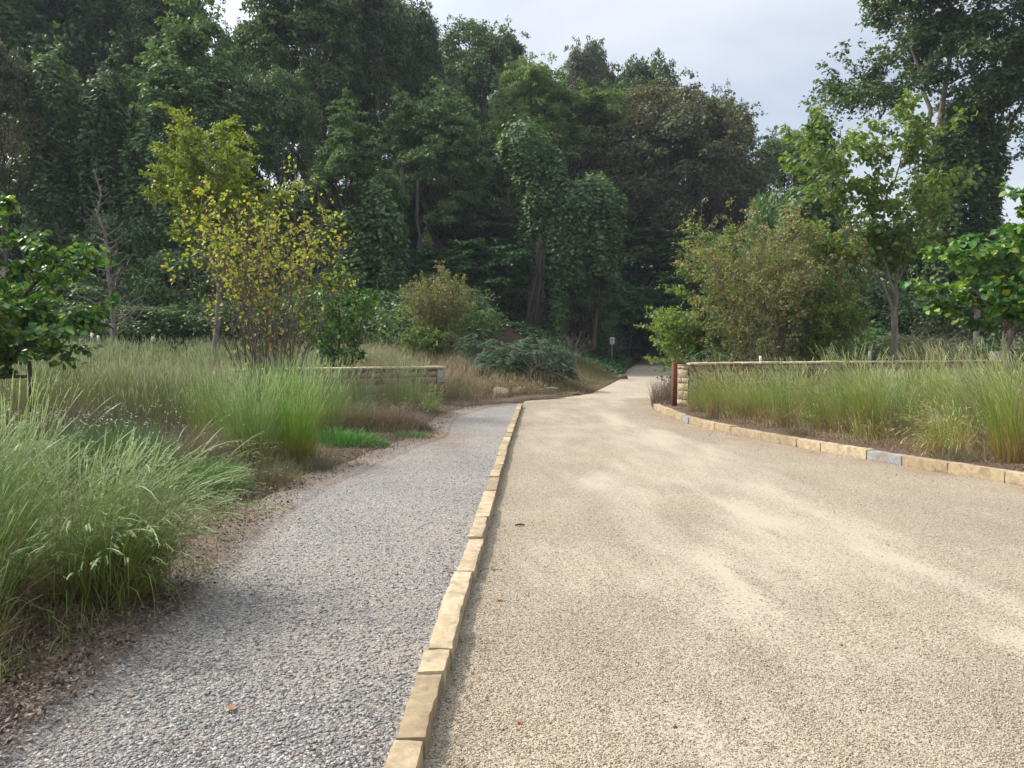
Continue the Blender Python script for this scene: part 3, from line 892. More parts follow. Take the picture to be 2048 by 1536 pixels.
# railway
root_y = 40
g = G()
A_ = np.array([17.5, 34.0]); Bq = np.array([75., 62.0])
dr = (Bq - A_) / np.linalg.norm(Bq - A_); nr_ = np.array([dr[1], -dr[0]])
prof = [(3.6, .25), (1.7, 1.5), (-1.7, 1.55), (-3.6, .4)]
ns = 60
Lr = np.linalg.norm(Bq - A_)
s = np.linspace(0, Lr, ns)
V = []
for si in s:
    for (o_, z_) in prof:
        q = A_ + dr * si + nr_ * o_
        V.append([q[0], q[1], z_ + .05 * float(vnoise(np.array([si, o_, 0.])))])
i = (np.arange(ns - 1)[:, None] * 4 + np.arange(3)[None]).ravel()
g.add(V, np.stack([i, i + 4, i + 5, i + 1], -1))
tag(g.build('railway_embankment', M['ballast']), kind='structure')
root = empty('railway_track', (A_[0], A_[1], 1.5), 'railway track on grey ballast crossing behind the trees at far right', 'railway track')
for sgn in (-.72, .72):
    g = G()
    p0 = np.array([*(A_ + nr_ * sgn), 1.66]); 
    for (w_, z_, h_) in ((.07, 0, .03), (.02, -.09, .09), (.13, -.11, .02)):
        box(g, p0 + np.array([*(nr_ * -w_ / 2), z_]), np.array([*(dr * Lr), 0]), np.array([*(nr_ * w_), 0]), [0, 0, h_])
    add_part(g, 'rail', M['rust'], root)
g = G()
for k_ in range(int(Lr / .6)):
    q = A_ + dr * k_ * .6 - nr_ * 1.3
    box(g, [*q, 1.47], [*(nr_ * 2.6), 0], [*(dr * .24), 0], [0, 0, .085])
add_part(g, 'sleepers', M['bark'], root)

# ------------------------------------------------------------------ sign
def disc(g, c, r0, r1, y, n=32, a0=0, a1=2 * math.pi):
    ang = np.linspace(a0, a1, n + 1)
    V = np.concatenate([np.stack([c[0] + rr * np.cos(ang), np.full(n + 1, y), c[1] + rr * np.sin(ang)], -1) for rr in (r0, r1)])
    i = np.arange(n)
    g.add(V, np.stack([i, i + n + 1, i + n + 2, i + 1], -1))
sg = at(1224, 51)
root = empty('no_parking_sign', tuple(sg), 'small white no parking sign on a grey metal post beside the road', 'sign')
root.rotation_euler = (0, 0, math.radians(-4))
g = G()
box(g, [-.03, 0, -.1], [.06, 0, 0], [0, .008, 0], [0, 0, 2.0]); box(g, [-.034, 0, -.1], [.008, 0, 0], [0, .03, 0], [0, 0, 2.0]); box(g, [.026, 0, -.1], [.008, 0, 0], [0, .03, 0], [0, 0, 2.0])
g.build('post', M['steel_post'], root)
g = G()
zc = 1.62
pw, ph = .1525, .2285
ang = []
pts = []
for cx, cz, s0 in ((pw - .03, ph - .03, 0), (-pw + .03, ph - .03, 90), (-pw + .03, -ph + .03, 180), (pw - .03, -ph + .03, 270)):
    for q in range(5):
        a_ = math.radians(s0 + q * 22.5); pts.append((cx + .03 * math.cos(a_), cz + .03 * math.sin(a_)))
n_ = len(pts)
V = [(x_, -.012, z_ + zc + .05) for x_, z_ in pts] + [(x_, -.008, z_ + zc + .05) for x_, z_ in pts] + [(0, -.012, zc + .05), (0, -.008, zc + .05)]
Tt = []
for q in range(n_):
    q2 = (q + 1) % n_
    Tt += [[q, 2 * n_, q2], [q2 + n_, 2 * n_ + 1, q + n_], [q, q2, q2 + n_], [q, q2 + n_, q + n_]]
g.add(V, None, Tt)
panel = g.build('sign_panel', M['sign_white'], root)
zc += .05
g = G(); disc(g, (0, zc + .065), .087, .115, -.0155)
c45 = math.sqrt(.5)
box(g, [-.095 * c45 - .012 * c45, -.0165, zc + .065 + .095 * c45 - .012 * c45], [.024 * c45, 0, .024 * c45], [0, .001, 0], [.19 * c45, 0, -.19 * c45])
g.build('prohibition_ring', M['sign_red'], panel)
g = G()
box(g, [-.04, -.0145, zc + .005], [.026, 0, 0], [0, .001, 0], [0, 0, .12])
disc(g, (.0, zc + .092), .012, .034, -.0145, 16, -math.pi / 2, math.pi / 2)
box(g, [-.016, -.0145, zc + .104], [.018, 0, 0], [0, .001, 0], [0, 0, .021]); box(g, [-.016, -.0145, zc + .059], [.018, 0, 0], [0, .001, 0], [0, 0, .021])
g.build('letter', M['sign_black'], panel)
g = G()
box(g, [-.06, -.0145, zc - .12], [.12, 0, 0], [0, .001, 0], [0, 0, .018])
for s_ in (-1, 1):
    g.add([[s_ * .1, -.0146, zc - .111], [s_ * .06, -.0146, zc - .083], [s_ * .06, -.0146, zc - .139]], None, [[0, 1, 2]])
g.build('arrow', M['sign_red'], panel)

# ------------------------------------------------------------------ stakes and posts
def stake(name, px, d, ptop, label, w=.035, tipcol='white_paint', tiplen=.16, bodycol='dark_steel', lean=0.0, group='thin metal stakes standing in the planting', z0=None):
    P = at(px, d)
    zt = zpx(ptop, d)
    root = empty(name, tuple(P), label, 'stake', group)
    hgt = zt - P[2]
    def tp(z): return np.array([lean * z, 0, z])
    g = G()
    for e1, e2, ofs in (([w, 0, 0], [0, .006, 0], [-w / 2, 0]), ([.006, 0, 0], [0, w, 0], [-.003, .006])):
        V0 = tp(-.3); V1 = tp(hgt - tiplen)
        box(g, np.array([ofs[0], ofs[1], 0]) + V0, e1, e2, V1 - V0)
    g.build('shaft', M[bodycol], root)
    g = G()
    V0 = tp(hgt - tiplen); V1 = tp(hgt)
    box(g, np.array([-w / 2 - .003, -.003, 0]) + V0, [w + .006, 0, 0], [0, w + .006, 0], V1 - V0)
    g.build('tip', M[tipcol], root)
    return root
stake('metal_stake', 688, 24, 684, 'tall thin black stake with pale tip behind the left stone wall', .045, tiplen=.1)
stake('metal_stake', 429, 17, 742, 'black stake with grey tip in the meadow left of the stone wall', .05, 'steel_post', .22)
stake('metal_stake', 177, 30, 666, 'leftmost of three white tipped stakes at the far edge of the meadow', .07, tiplen=.25, lean=.12)
stake('metal_stake', 197, 29, 671, 'white tipped stake just left of the bare conifer trunk', .06, tiplen=.22)
stake('metal_stake', 297, 30, 673, 'white tipped stake leaning right of the bare conifer trunk', .07, tiplen=.22, lean=.15)
stake('metal_stake', 1740, 22.6, 702, 'stake with pale pointed tip rising behind the right stone wall near the forked tree', .06, 'steel_post', .35)
stake('metal_stake', 1521, 21.6, 712, 'short white topped stake above the rusted rail', .05, 'white_paint', .2)
stake('metal_stake', 475, 17.5, 747, 'small grey tipped stake beside the yellow leaved shrub', .04, 'steel_post', .15)

def rail_post(px, d, ptop, px2, prail, label, mat):
    P = at(px, d)
    root = empty('post_and_rail', tuple(P), label, 'fence')
    zt = zpx(ptop, d) - P[2]
    g = G(); tube(g, [[0, 0, -.3], [.01, 0, zt * .5], [-.01, 0, zt]], [.035, .033, .03], 8); g.build('post', mat, root, True)
    zr_ = zpx(prail, d) - P[2]
    x2 = (px2 - px) / 1536 * d
    g = G(); tube(g, [[0, .0, zr_], [x2 * .5, .1, zr_ - .01], [x2, .2, zr_ + .02]], [.025, .027, .025], 8); g.build('rail', mat, root, True)
rail_post(60, 12.5, 722, -180, 753, 'dark post with thin horizontal rail at the left edge of the meadow', M['bark'])
rail_post(2005, 24, 664, 2150, 697, 'weathered wooden stake with thin rail in front of the block wall', M['wood'])

# ------------------------------------------------------------------ boulders and small loose things
ICO3 = ico(3)
def rock(name, P, size, seed, label, mat, group=None, cat='rock'):
    V, T = ICO3
    rng = np.random.default_rng(seed)
    V = V.copy()
    for _ in range(14):
        n_ = rdir(rng, 1)[0]; c = rng.uniform(.62, .9)
        dp = V @ n_ - c
        V = V - np.maximum(dp, 0)[:, None] * n_
    V = V * (1 + .07 * fbm(V * 3 + seed, 3)[:, None])
    V = V * np.array(size) / 2
    g = G(); g.add(V, None, T, 0, rng.uniform())
    o = g.build(name, mat); o.location = (P[0], P[1], P[2] + size[2] * .14); o.rotation_euler = (0, 0, rng.uniform(0, 6))
    return tag(o, label, cat, group)
rk = 'boulders along the left edge of the road'
rock('boulder', at(1003, 23.8), (1.0, .6, .55), 1, 'brown boulder where the path meets the tan grass', M['boulder'], rk)
rock('boulder', at(1040, 24.8), (.75, .6, .45), 12, 'pale tan boulder between two others left of the road', M['boulder'], rk)
rock('boulder', at(1094, 25.6), (1.05, .6, .42), 3, 'low flat boulder under the sumac bush at the road edge', M['boulder'], rk)
rock('boulder', at(1247, 41.5), (.7, .6, .5), 4, 'small orange brown boulder at the road edge near the sign', M['boulder'], rk)
rock('boulder', at(70, 8.6), (1.0, .8, .62), 5, 'large grey boulder half hidden by grass at the left edge', M['boulder_grey'])
rock('boulder', at(700, 14.6), (1.2, .6, .42), 6, 'flat grey boulder in weeds in front of the left stone wall', M['boulder_grey'])
rock('boulder', at(1890, 12.9), (.9, .8, .62), 7, 'rounded tan boulder buried in the tall grass on the right', M['boulder'])
rock('boulder', at(1150, 25.9), (.3, .3, .2), 8, 'tiny stone at the road edge right of the sumac bush', M['boulder'], rk)
def gz(px, py):
    d = 1.5 * 1536 / (py - 702); x = (px - 1024) / 1536 * d
    return x, d
x_, d_ = gz(1357, 1471)
rock('dark_stone', (x_, d_, 0.0), (.022, .018, .016), 9, 'dark slate pebble lying alone on the pale drive', M['slate_stone'], cat='pebble')
x_, d_ = gz(1040, 1056)
g = G(); tube(g, [[-.04, 0, .012], [0, .01, .018], [.04, .0, .014]], [.006, .01, .007], 6); o = g.build('dark_twig', M['bark'], smooth=True); o.location = (x_, d_, 0); tag(o, 'short dark twig lying on the gravel drive near the kerb', 'twig')
def fallen(px, py, sz, label, seed, z=.012):
    rng = np.random.default_rng(seed)
    x, d = gz(px, py)
    g = G()
    P, Q, T = OVAL
    for k_ in range(3):
        a_ = k_ * 1.3 - 1.3 + rng.normal(0, .2)
        leaves(g, np.array([[0, 0, .0]]), np.array([[math.sin(a_), math.cos(a_), .25]]), np.array([[0, 0, 1.]]), sz * (.8 if k_ != 1 else 1), 0, rng.uniform(), OVAL, .9)
    o = g.build('fallen_leaf', M['leaf_fallen']); o.location = (x, d, z); o.rotation_euler = (0, 0, rng.uniform(0, 6))
    tag(o, label, 'leaf', 'fallen leaves on the gravel')
fallen(993, 1208, .035, 'orange fallen leaf on the drive just right of the kerb', 1)
fallen(988, 1145, .04, 'brown orange fallen leaf in the kerb shadow further up the drive', 2)
fallen(900, 1168, .035, 'rust coloured fallen leaf against the path side of the kerb', 3, .075)
fallen(1034, 1464, .02, 'small orange leaf scrap nearest the camera on the drive', 4)
fallen(268, 1222, .05, 'rust coloured leaf at the foot of the big grass clump', 5, .09)
fallen(925, 1070, .03, 'pinkish leaf scrap on the slate path beside the kerb', 6, .075)
fallen(450, 1470, .03, 'orange leaf scrap at the bottom of the slate path', 7, .075)

# ------------------------------------------------------------------ grasses
def blades(g, rng, B, H, az, lean, width, droop=0.0, K=7, head=0.0, headw=2.6, rr=(0, 1), stiff=1.8):
    n = len(B)
    if n == 0: return
    t = np.linspace(0, 1, K)
    if head > 0:
        t = np.concatenate([np.linspace(0, 1 - head, K - 4, endpoint=False), np.linspace(1 - head, 1, 4)])
    K = len(t)
    H = np.broadcast_to(H, (n,)); lean = np.broadcast_to(lean, (n,)); az = np.broadcast_to(az, (n,)); droop = np.broadcast_to(droop, (n,))
    # angle from vertical grows along the blade; integrate so that the length stays H
    th = lean[:, None] * (.35 + .65 * t[None] ** stiff) + droop[:, None] * t[None] ** 3
    ds = np.diff(t, prepend=0)[None] * H[:, None]
    hor = np.cumsum(np.sin(th) * ds, 1); ver = np.cumsum(np.cos(th) * ds, 1)
    P = B[:, None] + np.stack([hor * np.cos(az)[:, None], hor * np.sin(az)[:, None], ver], -1)
    wz = az + math.pi / 2 + rng.normal(0, .7, n)
    Wd = np.stack([np.cos(wz), np.sin(wz), rng.normal(0, .15, n)], -1)
    w = width * (.9 - .55 * t)
    tt = t * .85
    if head > 0:
        hs = np.clip((t - (1 - head)) / head, 0, 1)
        hd = np.where(t >= 1 - head - 1e-6, np.sin(np.clip(hs, .12, .93) * math.pi) * headw * width * .6 + .0008, 0)
        hasr = (rng.uniform(0, 1, n) < .75)
        w = np.where(hasr[:, None], np.maximum(w, hd)[None], w[None])
        tv = np.where((t >= 1 - head)[None] & hasr[:, None], 1.0, tt[None])
    else:
        w = np.broadcast_to(w[None], (n, K)); tv = np.broadcast_to(tt[None], (n, K))
    w = np.broadcast_to(w, (n, K)) * .5
    Lf = P - w[..., None] * Wd[:, None]; Rt = P + w[..., None] * Wd[:, None]
    V = np.stack([Lf, Rt], 2).reshape(-1, 3)
    i = (np.arange(n)[:, None] * K + np.arange(K - 1)[None]).ravel() * 2
    r = rng.uniform(*rr, n)
    g.add(V, np.stack([i, i + 1, i + 3, i + 2], -1), None, np.repeat(tv.reshape(-1), 2), np.repeat(r, K * 2))
    return P

def spikelets(g, rng, P, head, per, size, r):
    """little pointed glumes along the last part of each culm"""
    n, K, _ = P.shape
    a = P[:, -4]; b = P[:, -1]
    for q in range(per):
        s = (q + rng.uniform(0, 1, n)) / per
        C = a + (b - a) * s[:, None]
        ax = nrm(b - a) + rng.normal(0, .35, (n, 3))
        leaves(g, C, ax, rdir(rng, n), size * rng.uniform(.7, 1.2, n), 1.0, r, DIAMOND, .28)

def grass_clump(name, px, d, n, H, rad, label, mat, group, seed, lean_az=None, leanm=.35, width=.006, head=.12, droop=.3, spread=1.0, spk=0, dx=None, cat='grass clump', extra_lean=0.0):
    rng = np.random.default_rng(seed)
    P = at(px, d) if dx is None else np.array([dx[0], dx[1], T1(*dx)])
    g = G()
    a = rng.uniform(0, 6.283, n); q = np.sqrt(rng.uniform(0, 1, n)) * rad
    B = np.stack([q * np.cos(a), q * np.sin(a), np.full(n, -.02)], -1)
    az = a + rng.normal(0, .6, n)
    ln = np.abs(rng.normal(0, leanm, n)) * spread * (.4 + .8 * q / rad)
    if lean_az is not None:
        k = rng.uniform(0, 1, n) < .6
        az = np.where(k, lean_az + rng.normal(0, .5, n), az)
        ln = np.where(k, ln + .15, ln)
    ln = ln + extra_lean
    h = H * rng.uniform(.62, 1.08, n)
    nl = int(n * .42)
    # leafy basal blades
    blades(g, rng, B[:nl], h[:nl] * .7, az[:nl], ln[:nl] * 1.15 + .1, width * 1.1, droop * 1.6, 7)
    Pc = blades(g, rng, B[nl:], h[nl:], az[nl:], ln[nl:], width * .75, droop * rng.uniform(.2, 1.4, n - nl), 10, head)
    if spk: spikelets(g, rng, Pc, head, spk, .022, rng.uniform(0, 1, n - nl))
    # dead skirt
    m_ = n // 5
    a2 = rng.uniform(0, 6.283, m_)
    B2 = np.stack([rad * .8 * np.cos(a2), rad * .8 * np.sin(a2), np.full(m_, 0.0)], -1)
    blades(g, rng, B2, H * rng.uniform(.2, .45, m_), a2 + rng.normal(0, .8, m_), rng.uniform(.5, 1.2, m_), width, .6, 6, rr=(.9, 1))
    o = g.build(name, mat); o.location = P
    return tag(o, label, cat, group)

# near left clumps
GL = 'tall ornamental grass clumps on the left of the path'
grass_clump('grass_clump', 0, 0, 1150, .93, .33, 'big grass clump arching far over the slate path in the left foreground', M['grass_rye'], GL, 101, lean_az=-.2, leanm=.38, width=.006, head=.16, droop=.8, spk=7, dx=(-2.5, 4.5))
grass_clump('grass_clump', 0, 0, 1000, 1.1, .36, 'tall grass clump cut by the left edge of the picture', M['grass_rye'], GL, 102, lean_az=.3, leanm=.35, width=.0065, head=.15, droop=.5, spk=7, dx=(-2.9, 3.85))
grass_clump('grass_clump', 0, 0, 380, 1.2, .3, 'tall upright grass behind the foreground clumps at the left edge', M['grass_rye'], GL, 103, leanm=.25, width=.006, head=.13, droop=.3, spk=5, dx=(-3.75, 5.6))
grass_clump('grass_clump', 0, 0, 260, .8, .3, 'fine green grass tuft at the bottom left corner', M['grass_rye'], GL, 104, leanm=.45, width=.0045, head=0.1, droop=.6, dx=(-2.55, 3.25))
grass_clump('grass_clump', 0, 0, 130, 1.15, .25, 'low stems splaying almost flat over the slate path', M['grass_rye'], GL, 106, lean_az=-.3, leanm=.2, width=.006, head=.2, droop=.5, spk=12, dx=(-2.3, 4.2), extra_lean=1.0)
def arching(label, x, y, n, H, az0, seed):
    rng = np.random.default_rng(seed)
    g = G()
    B = np.stack([rng.normal(0, .13, n), rng.normal(0, .13, n), np.full(n, .0)], -1)
    az = az0 + rng.normal(0, .45, n)
    Pc = blades(g, rng, B, H * rng.uniform(.75, 1.1, n), az, rng.uniform(.75, 1.15, n), .0065, rng.uniform(.35, .8, n), 12, .2, headw=2.4, stiff=.7)
    spikelets(g, rng, Pc, .2, 14, .024, rng.uniform(0, 1, n))
    o = g.build('grass_clump', M['grass_rye']); o.location = (x, y, T1(x, y))
    tag(o, label, 'grass clump', GL)
arching('long seeding stems arching to the right far over the slate path', -2.2, 4.6, 50, .98, -.5, 501)
arching('loose seeding stems bowing toward the camera over the path edge', -2.2, 4.2, 26, .95, -1.0, 502)
# arching stems lying over the path
grass_clump('grass_clump', 0, 0, 150, 1.3, .2, 'few long stems lying over the path edge from the foreground clump', M['grass_rye'], GL, 105, lean_az=-.2, leanm=.25, width=.006, head=.2, droop=1.0, spread=1.0, spk=12, dx=(-2.25, 4.4), extra_lean=.55)

def clump_row(specs, mat, group, base_seed, **kw):
    for i, (px, d, H, rad, n, label, ex) in enumerate(specs):
        k = dict(kw); k.update(ex)
        grass_clump('grass_clump', px, d, n, H, rad, label, mat, group, base_seed + i, **k)
clump_row([
    (500, 9.2, 1.2, .26, 620, 'broad seeding grass clump at the path edge in front of the yellow shrub', dict(leanm=.22, spk=3)),
    (585, 9.6, 1.15, .26, 600, 'dense seeding grass clump, right hand one at the path edge before the yellow shrub', dict(leanm=.2, spk=3)),
    (430, 10.0, 1.25, .3, 500, 'grass clump left of the seeding pair in front of the shrub', dict(leanm=.25, spk=2)),
    (640, 12.5, 1.3, .35, 650, 'grass clump standing before the left end of the stone wall', dict(leanm=.22)),
    (715, 16.2, 1.15, .35, 500, 'loose grass clump against the middle of the left stone wall', dict(leanm=.35)),
    (805, 17.0, 1.2, .38, 700, 'full grass clump hiding the wall left of its corner stone', dict(leanm=.35)),
    (850, 17.6, .75, .3, 400, 'low arching grass clump at the foot of the corner stone', dict(leanm=.6, droop=.8)),
    (590, 14.5, 1.35, .4, 500, 'grass clump beneath the yellow leaved shrub', dict(leanm=.25)),
    (545, 11.8, 1.3, .35, 500, 'grass clump between the path edge pair and the shrub base', dict(leanm=.25)),
], M['grass_rye'], GL, 120, width=.0065, head=.13, droop=.3)

# right bed
GR = 'tall grass clumps in the bed right of the drive'
specs = []
rb = [(1400, 17.3, 1.15, 'grass clump touching the end of the right stone wall', .35), (1440, 16.2, 1.2, 'arching grass clump second from the wall end', .4), (1480, 15.6, 1.2, 'grass clump under the rusted rail', .3),
      (1530, 15.2, 1.25, 'blue green grass clump below the short white topped stake', .28), (1575, 14.0, 1.2, 'grass clump with brown base left of the forked tree', .3), (1620, 14.6, 1.25, 'grass clump in the second row left of the forked tree', .25),
      (1660, 13.2, 1.15, 'low arching clump close to the kerb left of the grey kerb stone', .5), (1700, 12.6, 1.3, 'upright yellow green clump above the grey kerb stone', .22), (1745, 12.0, 1.2, 'clump with reddish dry foot right of the grey kerb stone', .22),
      (1750, 14.5, 1.4, 'tall grass clump in front of the forked tree trunk', .25), (1800, 12.4, 1.4, 'tall bright clump right of the forked tree trunk', .22), (1850, 13.0, 1.35, 'pinkish seeding clump behind the boulder', .3),
      (1900, 10.3, .85, 'arching fountain shaped clump spilling toward the kerb beside the boulder', .7), (1940, 11.5, 1.35, 'large clump right of the boulder', .3), (1985, 10.6, 1.4, 'dense tall clump near the right edge', .28),
      (2035, 9.6, 1.4, 'golden based clump cut by the right edge', .25), (2010, 12.5, 1.5, 'back row clump before the wooden stake', .3), (1900, 14.6, 1.35, 'back row clump left of the wooden stake', .3), (2100, 11.0, 1.4, 'outermost clump past the right edge', .3)]
for i, (px, d, H, lab, lm) in enumerate(rb):
    specs.append((px, d, H * (.82 + .36 * ((i * 37) % 10) / 10), .24, 480 if d < 13.5 else 420, lab, dict(leanm=lm, droop=.3 if lm < .45 else 1.0, spk=2 if d < 12 else 0, spread=1.0 + .6 * ((i * 53) % 10) / 10)))
clump_row(specs, M['grass_right'], GR, 150, width=.007, head=.1, lean_az=math.pi * .93)

# stuff: scattered blades over areas
def scatter_grass(name, label, mat, rng, X, Y, H, lean=.3, width=.007, head=.1, droop=.3, zoff=-.02, az=None):
    g = G()
    Z = terrain(X, Y) + zoff
    n = len(X)
    az = rng.uniform(0, 6.283, n) if az is None else az + rng.normal(0, .9, n)
    blades(g, rng, np.stack([X, Y, Z], -1), H, az, np.abs(rng.normal(0, lean, n)), width, droop * rng.uniform(0, 1.5, n), 8, head)
    return tag(g.build(name, mat), label, 'grass', kind='stuff')

def tufty(rng, X, Y, f=1.4, keep=.0, thr=-.15):
    nn = fbm(np.stack([X * f, Y * f, X * 0 + 41], -1), 3)
    return nn + rng.normal(0, .12, len(X)) > thr

rng = np.random.default_rng(201)
n = 46000
Y = 11 + 22 * rng.uniform(0, 1, n) ** .9
X = -rng.uniform(.11, .74, n) * Y
k = (X < Px(Y) - 3.0 + (Y > 20) * .5) & tufty(rng, X, Y) & ~((Y < 18) & (X > -4.5 - (18 - Y) * .0)) & ~((Y < 15.5) & (X < -6.2))
X, Y = X[k], Y[k]
scatter_grass('meadow_grass', 'tall pale green seeding meadow grass left of the wall', M['grass_meadow'], rng, X, Y, (1.0 + .35 * fbm(np.stack([X * .8, Y * .8, X * 0], -1), 2)) * rng.uniform(.6, 1.12, len(X)), .2, .0085, .12, .3)
# brownish undergrowth of the meadow near
n = 26000
Y = 6.5 + 14 * rng.uniform(0, 1, n)
X = Px(Y) - .1 - rng.uniform(0, 1, n) * np.minimum(.72 * Y + Px(Y), 9)
k = tufty(rng, X, Y, 1.1, thr=-.5)
X, Y = X[k], Y[k]
e = np.clip((Px(Y) - X) / 1.2, .25, 1)
scatter_grass('weeds', 'brownish mixed weeds filling the left planting', M['grass_weed'], rng, X, Y, e * rng.uniform(.18, .6, len(X)), .5, .006, 0, .5)
# tan grass behind the left wall to the road
n = 42000
Y = 19 + 16 * rng.uniform(0, 1, n)
X = Lx(Y) - .1 - rng.uniform(0, 1, n) ** 1.2 * 11
behind = (Y > 21.0 + (X + 1.86) * .73 + .75) | (X > -1.5)
k = behind & (X < Px(Y) - .15) & tufty(rng, X, Y, 1.2, thr=-.6) & ((X < Lx(Y) - 1.2 - .5 * (Y > 27)) | (rng.uniform(0, 1, n) < .35))
X, Y = X[k], Y[k]
hh = np.clip((Px(Y) - X) / 2.2, .25, 1)
scatter_grass('tan_grass', 'fine tan dry grass behind the left stone wall', M['grass_tan'], rng, X, Y, hh * (.75 + .2 * fbm(np.stack([X, Y, X * 0], -1), 2)) * rng.uniform(.5, 1.1, len(X)), .35, .007, .2, .4)
# greener fringe at the wall end and under the sumac
n = 16000
Y = 20.5 + 24 * rng.uniform(0, 1, n)
X = Lx(Y) - .1 - rng.uniform(0, 1, n) ** 1.4 * 3.6
k = (X < Px(Y) - .05) & ((Y > 22) | (X < -.9)) & ~((Y < 21.5) & (X < -1.75))
X, Y = X[k], Y[k]
hh = np.clip((Px(Y) - X) / 1.8, .12, 1)
scatter_grass('verge_grass', 'short olive grass along the left edge of the road', M['grass_weed'], rng, X, Y, hh * rng.uniform(.3, .75, len(X)), .5, .008, 0, .5)
# right bed undergrowth
n = 30000
Y = 7 + 15 * rng.uniform(0, 1, n)
X = Rx(Y) + .3 + rng.uniform(0, 1, n) * 8
wl_ = 19.2 + (X - 4.42) * .51 - .25
k = (Y < wl_) & tufty(rng, X, Y, 1.6, thr=.3)
X, Y = X[k], Y[k]
e = np.clip((X - Rx(Y)) / 1.3, .15, 1)
scatter_grass('bed_grass', 'mixed green and dry grass filling the right bed', M['grass_right'], rng, X, Y, e * rng.uniform(.2, .75, len(X)), .4, .006, .1, .5, az=math.pi * .9)
n = 15000
Y = 7 + 14 * rng.uniform(0, 1, n) ** 1.2; X = Rx(Y) + .17 + rng.uniform(0, 1, n) ** 1.5 * 2.2
k = (Y < 19.2 + (X - 4.42) * .51 - .25) & tufty(rng, X, Y, 2.2, thr=-.25)
X, Y = X[k], Y[k]
scatter_grass('dry_thatch', 'brown dry thatch and low dead grass at the foot of the right clumps', M['grass_tan'], rng, X, Y, np.clip((X - Rx(Y)) / 1.0, .3, 1) * rng.uniform(.08, .42, len(X)), .8, .0055, 0, .9)
# tall back growth in the right bed
n = 8000
X = rng.uniform(5, 17, n); Y = 19.2 + (X - 4.42) * .51 - .4 - rng.uniform(0, 1, n) ** 1.3 * 5
k = (X > Rx(Y) + 1) & tufty(rng, X, Y, 1.2, thr=-.2) & (Y > 9)
X, Y = X[k], Y[k]
scatter_grass('bed_grass', 'tall green grass against the right stone wall', M['grass_right'], rng, X, Y, rng.uniform(.4, .95, len(X)), .3, .007, .1, .3, az=math.pi * .9)
# dry tuft left of the steel post
rng = np.random.default_rng(77)
n = 900
Y = rng.uniform(19.6, 24, n); X = Rx(Y) + rng.uniform(-.05, .9, n)
scatter_grass('dry_grass', 'dry brown grass tuft spilling at the left of the steel post', M['grass_brown'], rng, X, Y, rng.uniform(.3, .75, n), .5, .008, 0, .4)
# green blades patch at path edge
def patch(name, label, mat, cx, cy, rx, ry, n, H, seed, lean=.6, width=.012, droop=.8, head=0, cat='grass tuft'):
    rng = np.random.default_rng(seed)
    a = rng.uniform(0, 6.283, n); q = np.sqrt(rng.uniform(0, 1, n))
    X = cx + rx * q * np.cos(a); Y = cy + ry * q * np.sin(a)
    g = G()
    dome = np.sqrt(np.clip(1.05 - q ** 2, .1, 1))
    blades(g, rng, np.stack([X - cx, Y - cy, terrain(X, Y) - T1(cx, cy)], -1), H * dome * rng.uniform(.6, 1.1, n), a + rng.normal(0, .8, n), np.abs(rng.normal(lean * .7, lean * .5, n)) * (.3 + q), width, droop, 7, head)
    o = g.build(name, mat); o.location = (cx, cy, T1(cx, cy))
    return tag(o, label, cat)
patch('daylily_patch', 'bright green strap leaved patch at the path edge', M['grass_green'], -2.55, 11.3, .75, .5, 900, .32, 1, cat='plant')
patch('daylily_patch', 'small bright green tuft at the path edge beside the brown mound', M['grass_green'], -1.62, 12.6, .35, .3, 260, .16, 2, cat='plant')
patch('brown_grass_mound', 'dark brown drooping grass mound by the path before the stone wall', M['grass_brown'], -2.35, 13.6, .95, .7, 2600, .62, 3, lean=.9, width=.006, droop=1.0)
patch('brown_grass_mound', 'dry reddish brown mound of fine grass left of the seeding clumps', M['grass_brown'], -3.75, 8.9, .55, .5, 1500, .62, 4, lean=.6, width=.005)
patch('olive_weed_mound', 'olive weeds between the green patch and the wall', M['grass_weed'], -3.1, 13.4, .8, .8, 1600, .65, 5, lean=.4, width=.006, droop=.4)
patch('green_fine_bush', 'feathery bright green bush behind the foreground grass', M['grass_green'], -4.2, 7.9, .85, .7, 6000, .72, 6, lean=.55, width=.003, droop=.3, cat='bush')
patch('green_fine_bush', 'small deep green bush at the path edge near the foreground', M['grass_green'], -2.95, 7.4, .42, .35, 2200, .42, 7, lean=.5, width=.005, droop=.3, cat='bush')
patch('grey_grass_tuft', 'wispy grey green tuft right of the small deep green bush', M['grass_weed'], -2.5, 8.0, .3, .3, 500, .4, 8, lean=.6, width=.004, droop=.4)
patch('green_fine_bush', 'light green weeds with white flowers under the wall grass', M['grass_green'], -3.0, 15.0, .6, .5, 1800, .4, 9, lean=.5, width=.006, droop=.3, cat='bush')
def patch_row(pts, mat, label, group, H, seed):
    for i, (x, y, rx, n_) in enumerate(pts):
        o = patch('grass_tuft', label[i], mat, x, y, rx, rx * .8, n_, H, seed + i, lean=.6, width=.005)
        o['group'] = group
patch_row([(-2.3, 9.0, .25, 260), (5.55, 9.6, .3, 300), (4.6, 12.3, .3, 260), (4.1, 15.5, .3, 240)], M['grass_weed'],
          ['little grass tuft on the soil beside the slate path', 'low dry tuft by the kerb under the fountain shaped clump', 'low tuft beside the grey kerb stone', 'low tuft behind the kerb near the wall end'], 'little tufts at the bed edges', .3, 320)
